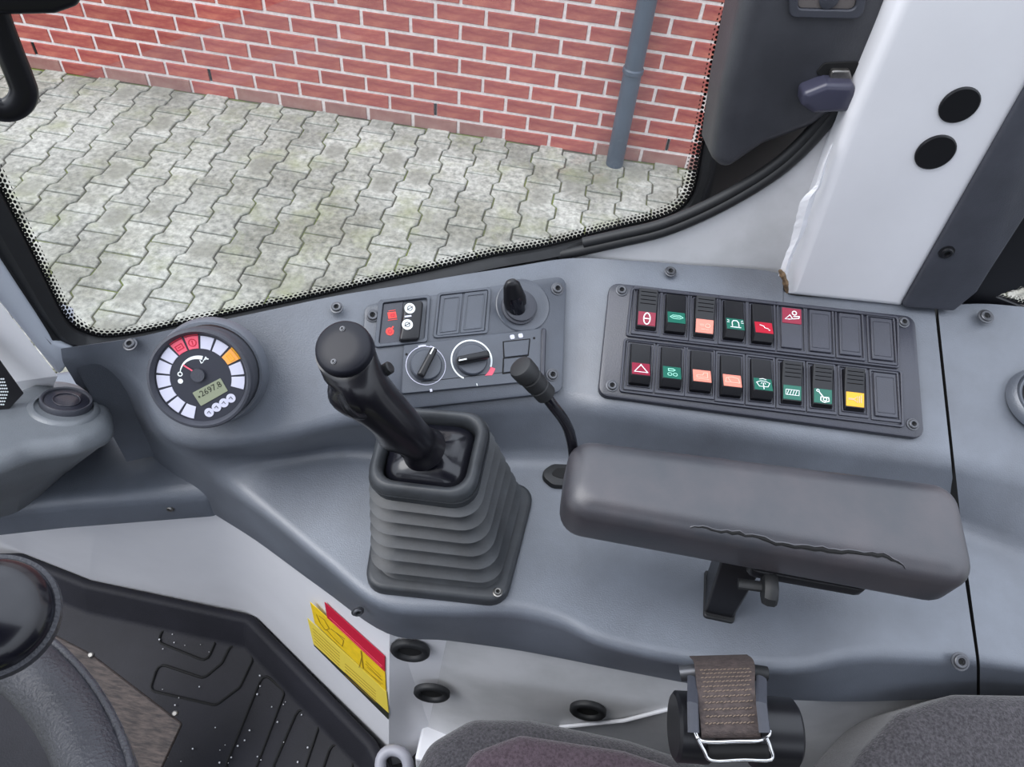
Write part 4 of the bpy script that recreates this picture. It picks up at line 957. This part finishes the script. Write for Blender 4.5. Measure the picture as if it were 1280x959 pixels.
tw = ad(10, 866, .335); MB().tube([ad(8, 864, .33), ad(20, 872, .335), ad(40, 890, .345)], .0022, 8).build('clamp_wire', m_steel, sw)

# ------------------------------------------------------------ seat
seat = thing('driver_seat', az(720, 960, -.75), 'dark fabric driver seat cushion and backrest bolster along the bottom edge', 'seat')
fq = Fr(az(700, 930, -.70), (1, -.15, 0), (0, 0, 1))
def cushion(fr, pts, z0, z1, r, er, name, m, par, n=6):
    pc = ccw([fr.loc(u, v) for u, v in pts]); Ls = [[fr.P(a, b, z0) for a, b in rpoly(pc, r, n)]]
    for k in range(8):
        t = math.pi/2*k/7; d = er*(1-math.cos(t)); Ls.append([fr.P(a, b, z1-er*.8+er*.8*math.sin(t)) for a, b in rpoly(offp(pc, d), max(r-d*.6, .004), n)])
    return MB().loft(Ls).build(name, m, par, smooth=60)
cushion(fq, [(500, 1000), (535, 925), (590, 893), (660, 893), (790, 920), (905, 958), (960, 1050), (900, 1500), (560, 1500)], -.1, 0, .03, .022, 'cushion_border', m_fabric, seat)
cushion(fq, [(560, 1000), (590, 940), (650, 918), (780, 938), (870, 968), (900, 1050), (850, 1450), (600, 1450)], -.05, .006, .02, .012, 'cushion_centre', m_fabric_r, seat)
fq2 = Fr(az(1200, 930, -.62), (1, .1, 0), nrm(V(-.1, -.25, 1)))
cushion(fq2, [(1040, 1000), (1085, 935), (1130, 888), (1200, 866), (1330, 868), (1500, 900), (1500, 1300), (1000, 1300)], -.12, 0, .035, .02, 'backrest_bolster', m_fabric, seat)
# grey lever end beside the seat
slv = thing('seat_lever', az(490, 960, -.85), 'light grey plastic lever loop between floor mat and seat cushion', 'lever')
MB().tube(crom([az(478, 985, -.8), az(476, 950, -.79), az(490, 938, -.785), (az(508, 948, -.785)), az(512, 985, -.8)], 5), .0055, 12).build('loop', mat('light_grey_plastic', (150, 150, 158), .4), slv, smooth=60)

# ------------------------------------------------------------ belt retractor
br = thing('seat_belt_reel', az(915, 910, -.68), 'black seat belt reel with brown webbing and a wire guide below the console', 'seat belt')
c_ = ad(917, 912, .560); X = nrm(ad(975, 915, .560)-ad(860, 908, .560)); fB = Fr(c_, nrm(np.cross(X, V(0, 0, 1))), X)
half = .5*np.linalg.norm(ad(993, 915, .56)-ad(842, 910, .56)); R_ = .0245
MB().lathe(fB, [(R_*.9, -half), (R_, -half+.002), (R_, -half+.024), (R_*.6, -half+.026)], 36).build('reel_drum', m_black, br)
MB().lathe(fB, [(R_*.6, half-.034), (R_, half-.032), (R_, half-.002), (R_*.9, half)], 36).build('reel_drum', m_black, br)
MB().lathe(fB, [(R_*.72, -half+.02), (R_*.72, half-.02)], 24).build('spool', m_rub, br)
top0, top1 = ad(868, 831, .575), ad(943, 829, .575); m0, m1 = ad(872, 868, .545), ad(944, 865, .545); q0, q1 = ad(877, 922, .533), ad(951, 921, .533)
t0, t1 = top0+V(0, .012, -.015), top1+V(0, .012, -.015)
wb = MB(); A = crom([t0, top0, m0, q0, q0+V(0, .01, -.01)], 5); B = crom([t1, top1, m1, q1, q1+V(0, .01, -.01)], 5)
nn_ = V(0, .0012, -.0012)
wb.loft([[a, b, b+nn_, a+nn_] for a, b in zip(A, B)]); web = wb.build('webbing', m_web, br, smooth=60)
m_st = mat('stitching', (126, 110, 96), .8)
st_ = MB()
for i in range(11):
    for j in range(13):
        s = .10+.065*j+(.03 if i % 2 else 0)
        k = 6.2+i*.68; k0 = int(k); w = k-k0; pA = A[k0]*(1-w)+A[k0+1]*w; pB = B[k0]*(1-w)+B[k0+1]*w
        p = pA*(1-s)+pB*s; d = nrm(pB-pA)*.0010; up_ = nrm(A[k0+1]-A[k0])
        st_.tube([p-d+V(0, -.0006, .0006)+up_*.0005*(j % 2), p+d+V(0, -.0006, .0006)-up_*.0005], .0004, 5)
st_.build('stitching', m_st, web, smooth=0, kind='stuff')
for s, (u0, u1) in ((0, (864, 866)), (1, (950, 955))):
    MB().tube([ad(u0+2, 848, .562), ad(u0+2, 880, .534), ad(u1+1, 916, .527)], .0042, 8, flat=.5).build('side_guide', m_trim, br)
MB().tube([ad(850, 842, .592), ad(870, 840, .59)], .006, 14).build('pivot_pin', m_screw, br); MB().tube([ad(938, 840, .59), ad(958, 843, .59)], .006, 14).build('pivot_pin', m_rub, br)
wi = crom([ad(868, 912, .535), ad(874, 925, .530), ad(890, 928, .528), ad(920, 927, .527), ad(948, 926, .528), ad(960, 920, .532), ad(962, 914, .535)], 4)
MB().tube(wi, .0016, 8).build('wire_guide', m_chrome, br, smooth=60)
wi2 = crom([ad(872, 924, .527), ad(880, 938, .526), ad(890, 951, .526), ad(930, 950, .526), ad(964, 950, .526), ad(963, 935, .526), ad(958, 922, .527)], 4)
MB().tube(wi2, .0014, 8).build('wire_guide', m_chrome, br, smooth=60)
MB().tube([ad(884, 939, .537), ad(958, 939, .537)], .0062, 12).build('reel_slot', m_dark, br)

# ------------------------------------------------------------ cab window and pillars
PWa = az(76, 420, -.455); PWb = az(712, 310, -.455)
fWn = Fr((PWa+PWb)/2+V(0, .016, 0), PWb-PWa, np.cross(V(0, 0, 1), PWb-PWa)*-1)
if fWn.N[1] > 0: fWn = Fr(fWn.O, fWn.X, -fWn.N)
inner = [(-25,140),(-10,180),(10,223),(37,280),(67,342),(87,381),(97,395),(110,405),(127,411),(157,410),(200,402),(300,381),(400,359),(470,343),(542,326),(615,309),(686,296),(761,276),(815,263),(838,253),(848,243),(855,222),(868,159),(888,56),(903,0),(925,-80),(960,-220)]
outer = [(-45,150),(-25,190),(-4,230),(23,284),(55,348),(76,390),(90,408),(107,417),(127,422),(158,420),(202,412),(302,391),(402,370),(472,354),(545,338),(618,321),(689,308),(764,288),(822,275),(850,263),(864,248),(872,226),(884,162),(906,58),(921,0),(943,-80),(978,-220)]
win = thing('window_1', fWn.at(400, 340), 'large side window of the cab with a dotted black border', None, kind='structure')
ip_ = [fWn.loc(*q) for q in inner]; op_ = [fWn.loc(*q) for q in outer]
MB().add([fWn.P(a, b) for a, b in ip_], [tuple(range(len(ip_)))]).build('glass', m_glass, win, smooth=0)
IS = crom([V(*p) for p in ip_], 4); OS = crom([V(*p) for p in op_], 4)
fr_ = MB(); s = 0
for k in range(len(IS)):
    if k: s += np.linalg.norm((IS[k]+OS[k])/2-(IS[k-1]+OS[k-1])/2)
    wdt = np.linalg.norm(IS[k]-OS[k])
    fr_.v += [tuple(fWn.P(*IS[k])), tuple(fWn.P(*OS[k]))]; fr_.uv[2*k] = (s, 0); fr_.uv[2*k+1] = (s, 1.0)
    if k: fr_.f.append((2*k-2, 2*k-1, 2*k+1, 2*k))
print('frit widths', [round(float(np.linalg.norm(IS[k]-OS[k])), 4) for k in range(0, len(IS), 8)])
fr_.build('dotted_border', m_frit, win, smooth=0)
# rubber seal: solid strip outside the dots, follows the outline at real thickness
seal_out = [(-110,180),(-85,220),(-60,262),(-30,310),(0,345),(30,385),(66,428),(90,436),(120,431),(160,425),(206,414),(306,395),(406,375),(476,362),(549,350),(622,337),(693,325),(768,311),(830,296),(866,281),(888,262),(893,235),(899,165),(920,58),(935,0),(957,-80),(992,-220)]
so_ = [fWn.loc(*q) for q in seal_out]; SO = crom([V(*p) for p in so_], 4)
sb_ = MB(); sb_.loft([[fWn.P(*OS[k], -.004), fWn.P(*OS[k], .004), fWn.P(*(OS[k]*.7+SO[k]*.3), .010), fWn.P(*(OS[k]*.45+SO[k]*.55), .007), fWn.P(*(OS[k]*.2+SO[k]*.8), .012), fWn.P(*SO[k], .008), fWn.P(*SO[k], -.003)] for k in range(len(OS))], closed=False)
sb_.build('rubber_seal', m_rub, win, smooth=40)

# body plane on the right: painted gusset, pillar and trims
BPa = az(718, 322, -.468); BPb = az(975, 341, -.468)
fBd = Fr((BPa+BPb)/2+V(0, .004, 0), BPb-BPa, np.cross(V(0, 0, 1), BPb-BPa)); 
if fBd.N[1] > 0: fBd = Fr(fBd.O, fBd.X, -fBd.N)
gus = thing('trim_1', fBd.at(900, 320), 'off-white painted corner panel between window curve and pillar', None, kind='structure')
curve = [(700,326),(735,319),(780,309),(830,297),(880,277),(930,251),(975,222),(1010,191),(1045,150),(1075,105),(1098,60),(1118,10),(1140,-60),(1165,-160)]
gp_ = [fBd.loc(*q) for q in crom([V(*c) for c in curve], 3)]+[fBd.loc(1300, -160), fBd.loc(1200, 360), fBd.loc(1040, 400), fBd.loc(700, 372)]
MB().slab(fBd, gp_, -.02, 0, .0005, .0015, 1, 2).build('corner_panel', m_white2, gus, smooth=50)
cs = [fBd.P(*fBd.loc(u-3, v-7), .000) for u, v in crom([V(*c) for c in curve], 4)]
MB().tube(cs, .0052, 10, up=fBd.N).build('opening_seal', m_rub, gus, smooth=60)
cs = [fBd.P(*fBd.loc(u-6, v-14), -.002) for u, v in crom([V(*c) for c in curve[1:]], 4)]
MB().tube(cs, .0050, 10, up=fBd.N).build('inner_seal', m_rub, gus, smooth=60)
# black door edge behind the latch housing
bp_ = [fBd.loc(u, v, -.03) for u, v in [(690,330),(770,312),(850,285),(893,262),(884,200),(893,120),(908,40),(928,-60),(950,-160),(1300,-160),(1250,200),(1000,300),(850,360)]]
fBk = Fr(fBd.P(0, 0, -.045), fBd.X, fBd.N)
bb = [fBk.loc(*q) for q in [(715,325),(780,300),(840,283),(874,262),(886,225),(893,165),(912,70),(928,0),(950,-80),(975,-160),(1200,-160),(1120,60),(1030,200),(880,300),(760,335)]]
MB().slab(fBk, bb, -.008, 0, .004, .002, 2, 1).build('door_frame', m_black, gus, smooth=50)

# pillar
fPl = Fr(az(985, 369, -.470)+V(0, -.004, 0), az(1130, 384, -.470)-az(985, 369, -.470), (0, -1, 0)); 
X = az(1130, 384, -.470)-az(985, 369, -.470); fPl = Fr(az(985, 369, -.470), X, np.cross(X, V(0, 0, 1)) if np.cross(X, V(0, 0, 1))[1] < 0 else -np.cross(X, V(0, 0, 1)))
pil = thing('trim_2', fPl.at(1060, 370), 'white painted cab pillar with two round black plugs', None, kind='structure')
pp = pxpoly(fPl, [(983, 371), (1128, 386), (1290, 105), (1420, -130), (1190, -130), (1127, 0), (1062, 150)])
MB().slab(fPl, pp, -.05, 0, .004, .008, 3, 4).build('pillar_face', m_white, pil, smooth=50)
ch = MB(); random.seed(5)
cp2 = [(978, 345), (985, 322), (996, 296), (1003, 270), (1010, 248), (1022, 232), (1030, 205), (1040, 180)]
cw = [5, 4, 6, 8, 8, 3, 2, 1]
Lc = []
for (u, v), w in zip(crom([V(*c) for c in cp2], 4), np.interp(np.linspace(0, 7, 29), range(8), cw)):
    w = w*random.uniform(.85, 1.12); Lc.append([fPl.P(*fPl.loc(u-w, v, -.002), -.002), fPl.P(*fPl.loc(u+w*.3, v, .0006), .0012), fPl.P(*fPl.loc(u+w+3, v, 0), -.004)])
ch.loft(Lc, closed=False).build('sealant_bead', m_white_chip, pil, smooth=0)
rust = mat('rusty_grime', (96, 78, 58), .9, var=.4, vscale=200)
MB().tube(crom([fPl.at(975, 338, .002), fPl.at(981, 350, .003), fPl.at(984, 366, .003)], 4), [.0015, .002, .003, .0025, .002, .003, .0022, .002, .001], 7).build('rust_spot', rust, pil, smooth=0)
def plug(u, v, lab):
    f = Fr(fPl.at(u, v), fPl.X, fPl.N); t = thing('plug_cap', f.O, lab, 'cap', 'round black plugs in the white pillar')
    r = abs(fPl.loc(u+25, v+3)[0]-fPl.loc(u-25, v-3)[0])/2*.94
    MB().lathe(f, [(r, -.001), (r, .0012), (r*.93, .002)], 36).build('cap_disc', m_black, t)
plug(1199, 131, 'upper round black plug in the white pillar'); plug(1169, 190, 'lower round black plug in the white pillar')
fT = Fr(fPl.P(0, 0, .004), fPl.X, fPl.N)
tr = thing('trim_3', fT.at(1160, 380), 'dark grey plastic trim strip along the white pillar', None, kind='structure')
MB().slab(fT, pxpoly(fT, [(1128, 385), (1193, 390), (1222, 366), (1238, 340), (1420, 60), (1420, -170), (1285, 108)]), -.03, 0, .004, .003, 3, 3).build('strip', m_trim, tr, smooth=50)
screw(fT, 1183, 315, .005, tr, m_black, m_dark)
# rear side window
fR = Fr(fPl.P(0, 0, -.02), fPl.X, fPl.N)
w2 = thing('window_2', fR.at(1260, 350), 'rear side window edge at the right with dotted border', None, kind='structure')
MB().slab(fR, pxpoly(fR, [(1190, 400), (1215, 355), (1300, 215), (1420, 20), (1560, 20), (1400, 230), (1300, 350), (1246, 371), (1290, 388), (1290, 410)]), -.006, 0, .002, .001, 2, 1).build('black_border', m_black, w2, smooth=0)
gi = [(1560, 20), (1396, 232), (1295, 350), (1243, 370), (1262, 378), (1300, 388), (1500, 430)]
go = [(1640, 20), (1436, 235), (1330, 345), (1262, 369), (1275, 373), (1300, 379), (1500, 415)]
I2 = crom([V(*fR.loc(*q)) for q in go], 4); O2 = crom([V(*fR.loc(*q)) for q in gi], 4); f2_ = MB(); s = 0
for k in range(len(I2)):
    if k: s += np.linalg.norm((I2[k]+O2[k])/2-(I2[k-1]+O2[k-1])/2)
    f2_.v += [tuple(fR.P(*I2[k], -.003)), tuple(fR.P(*O2[k], -.003))]; f2_.uv[2*k] = (s, 0); f2_.uv[2*k+1] = (s, 1)
    if k: f2_.f.append((2*k-2, 2*k-1, 2*k+1, 2*k))
f2_.build('dotted_border', m_frit, w2, smooth=0)
MB().add([fR.P(a, b, -.003) for a, b in [tuple(x) for x in I2]], [tuple(range(len(I2)))]).build('glass', m_glass, w2, smooth=0)
# latch housing
fH = Fr(fBd.P(0, 0, .0), fBd.X, fBd.N)
lh_ = thing('window_latch_housing', fH.at(1000, 150), 'bulky dark plastic latch housing above the window corner with a grey pull tab', 'latch')
hp_ = pxpoly(fH, [(940, -60), (1128, -60), (1108, 30), (1086, 88), (1058, 130), (1015, 160), (955, 182), (905, 216), (888, 200), (900, 120), (922, 20)])
pc = ccw(hp_); Ls = [[fH.P(a, b, -.04) for a, b in rpoly(offp(pc, -.002), .008, 4)]]
for k in range(7):
    t = math.pi/2*k/6; d = .013*(1-math.cos(t)); Ls.append([fH.P(a, b, -.012+.018*math.sin(t)) for a, b in rpoly(offp(pc, d), .012, 4)])
MB().loft(Ls).build('housing_shell', mat('housing_plastic', (52, 53, 58), .42, col2=(66, 67, 72), vscale=14, bump=.2, bscale=700), lh_, smooth=60)
fh2 = Fr(fH.P(0, 0, .006), fH.X, fH.N)
po_ = pxpoly(fh2, [(985, -40), (1085, -40), (1078, 22), (986, 20)])
MB().ring(fh2, po_, offp(ccw(po_), .006), -.002, .003, .006, .004).build('recess_rim', m_trim, lh_)
MB().slab(fh2, offp(ccw(po_), .006), -.004, -.0005+.0012, .004, .0005, 3, 1).build('recess_floor', mat('recess_plastic', (104, 98, 96), .5), lh_)
a, b = fh2.loc(1036, -2); MB().lathe(fh2.sub(a, b), [(.007, .0005), (.007, .002), (.005, .003)], 20).build('lock_button', m_trim, lh_)
MB().slab(fh2, pxpoly(fh2, [(1018, 92), (1030, 78), (1075, 76), (1068, 92), (1045, 100)]), -.004, .0012, .003, .0005, 3, 1).build('latch_slot', m_dark, lh_)
MB().slab(fh2, pxpoly(fh2, [(1035, 96), (1037, 84), (1060, 84), (1064, 98)]), 0, .006, .002, .001, 2, 1).build('latch_tongue', m_steel, lh_)
fh3 = Fr(fh2.P(0, 0, .004), fh2.X, fh2.N)
MB().slab(fh3, pxpoly(fh3, [(1000, 108), (1030, 96), (1063, 97), (1068, 108), (1058, 132), (1012, 134), (998, 124)]), -.006, .012, .004, .005, 4, 4).build('pull_tab', mat('tab_plastic', (62, 62, 78), .3), lh_, smooth=60)

# front pillar at the left
fA = Fr(fWn.P(0, 0, .012), fWn.X, fWn.N)
ap_ = thing('trim_4', fA.at(40, 440), 'white painted front pillar left of the side window', None, kind='structure')
MB().slab(fA, pxpoly(fA, [(-60, 235), (0, 328), (66, 428), (92, 437), (88, 452), (74, 472), (0, 380), (-60, 304), (-120, 240)]), -.05, 0, .003, .003, 2, 3).build('pillar_face', mat('white_paint_shaded', (186, 192, 202), .35), ap_, smooth=50)  # bluish shade of this facet is put into the white paint colour
fA2 = Fr(fA.P(0, 0, .006), fA.X, nrm(fA.N+V(.35, 0, .2)))
f_a2 = plane_of(fA.at(0, 380), fA.at(68, 468), az(0, 470, -.50))
MB().add([fA.at(-60, 302, .003), fA.at(0, 378, .003), fA.at(72, 470, .003), az(60, 500, -.56), az(0, 480, -.52), az(-60, 420, -.47)], [(0, 1, 2, 3, 4, 5)]).build('pillar_side', m_white, ap_, smooth=0)
fwd = plane_of(az(0, 452, -.47), az(30, 492, -.50), az(-30, 520, -.50))
if fwd.N@(CAM-fwd.O) < 0: fwd = Fr(fwd.O, fwd.X, -fwd.N)
w3 = thing('window_3', fwd.O, 'black dotted corner of the windscreen at the left edge', None, kind='structure')
MB().slab(fwd, pxpoly(fwd, [(-60, 380), (0, 450), (30, 492), (0, 524), (-60, 580)], .004), -.004, .004, .001, .0005, 2, 1).build('black_border', m_black, w3, smooth=0)
di = MB()
for i in range(7):
    for j in range(9):
        u = -6+i*2.6+(j % 2)*1.3; v = 474+j*4.0
        if u < 12-abs(v-490)*.35: a, b = fwd.loc(u, v, .0045); di.disc(fwd, a, b, .0007, .004, .0043, 6)
di.build('daylight_dots', m_icon, w3, smooth=0, kind='stuff')  # daylight through the clear dots, painted as opaque white discs

# black grab handle at the upper left
fHn = Fr(fWn.P(0, 0, .035), fWn.X, fWn.N)
gh = thing('grab_handle', fHn.at(20, 60), 'black flat bar handle hanging at the top left window corner', 'handle')
hpth = [fHn.at(*q) for q in ((-22, -60), (-8, 10), (8, 55), (24, 95), (30, 115), (24, 130), (8, 138), (-15, 132), (-40, 118))]
MB().tube(crom(hpth, 6), .0075, 12, flat=.55, up=fHn.N).build('bar', m_black, gh, smooth=60)
MB().slab(fHn, pxpoly(fHn, [(-60, -30), (110, -30), (98, -2), (70, 8), (20, 9), (-60, 6)]), -.01, .012, .006, .004, 3, 3).build('mounting', m_black, gh, smooth=50)
print('objects', len(bpy.data.objects))
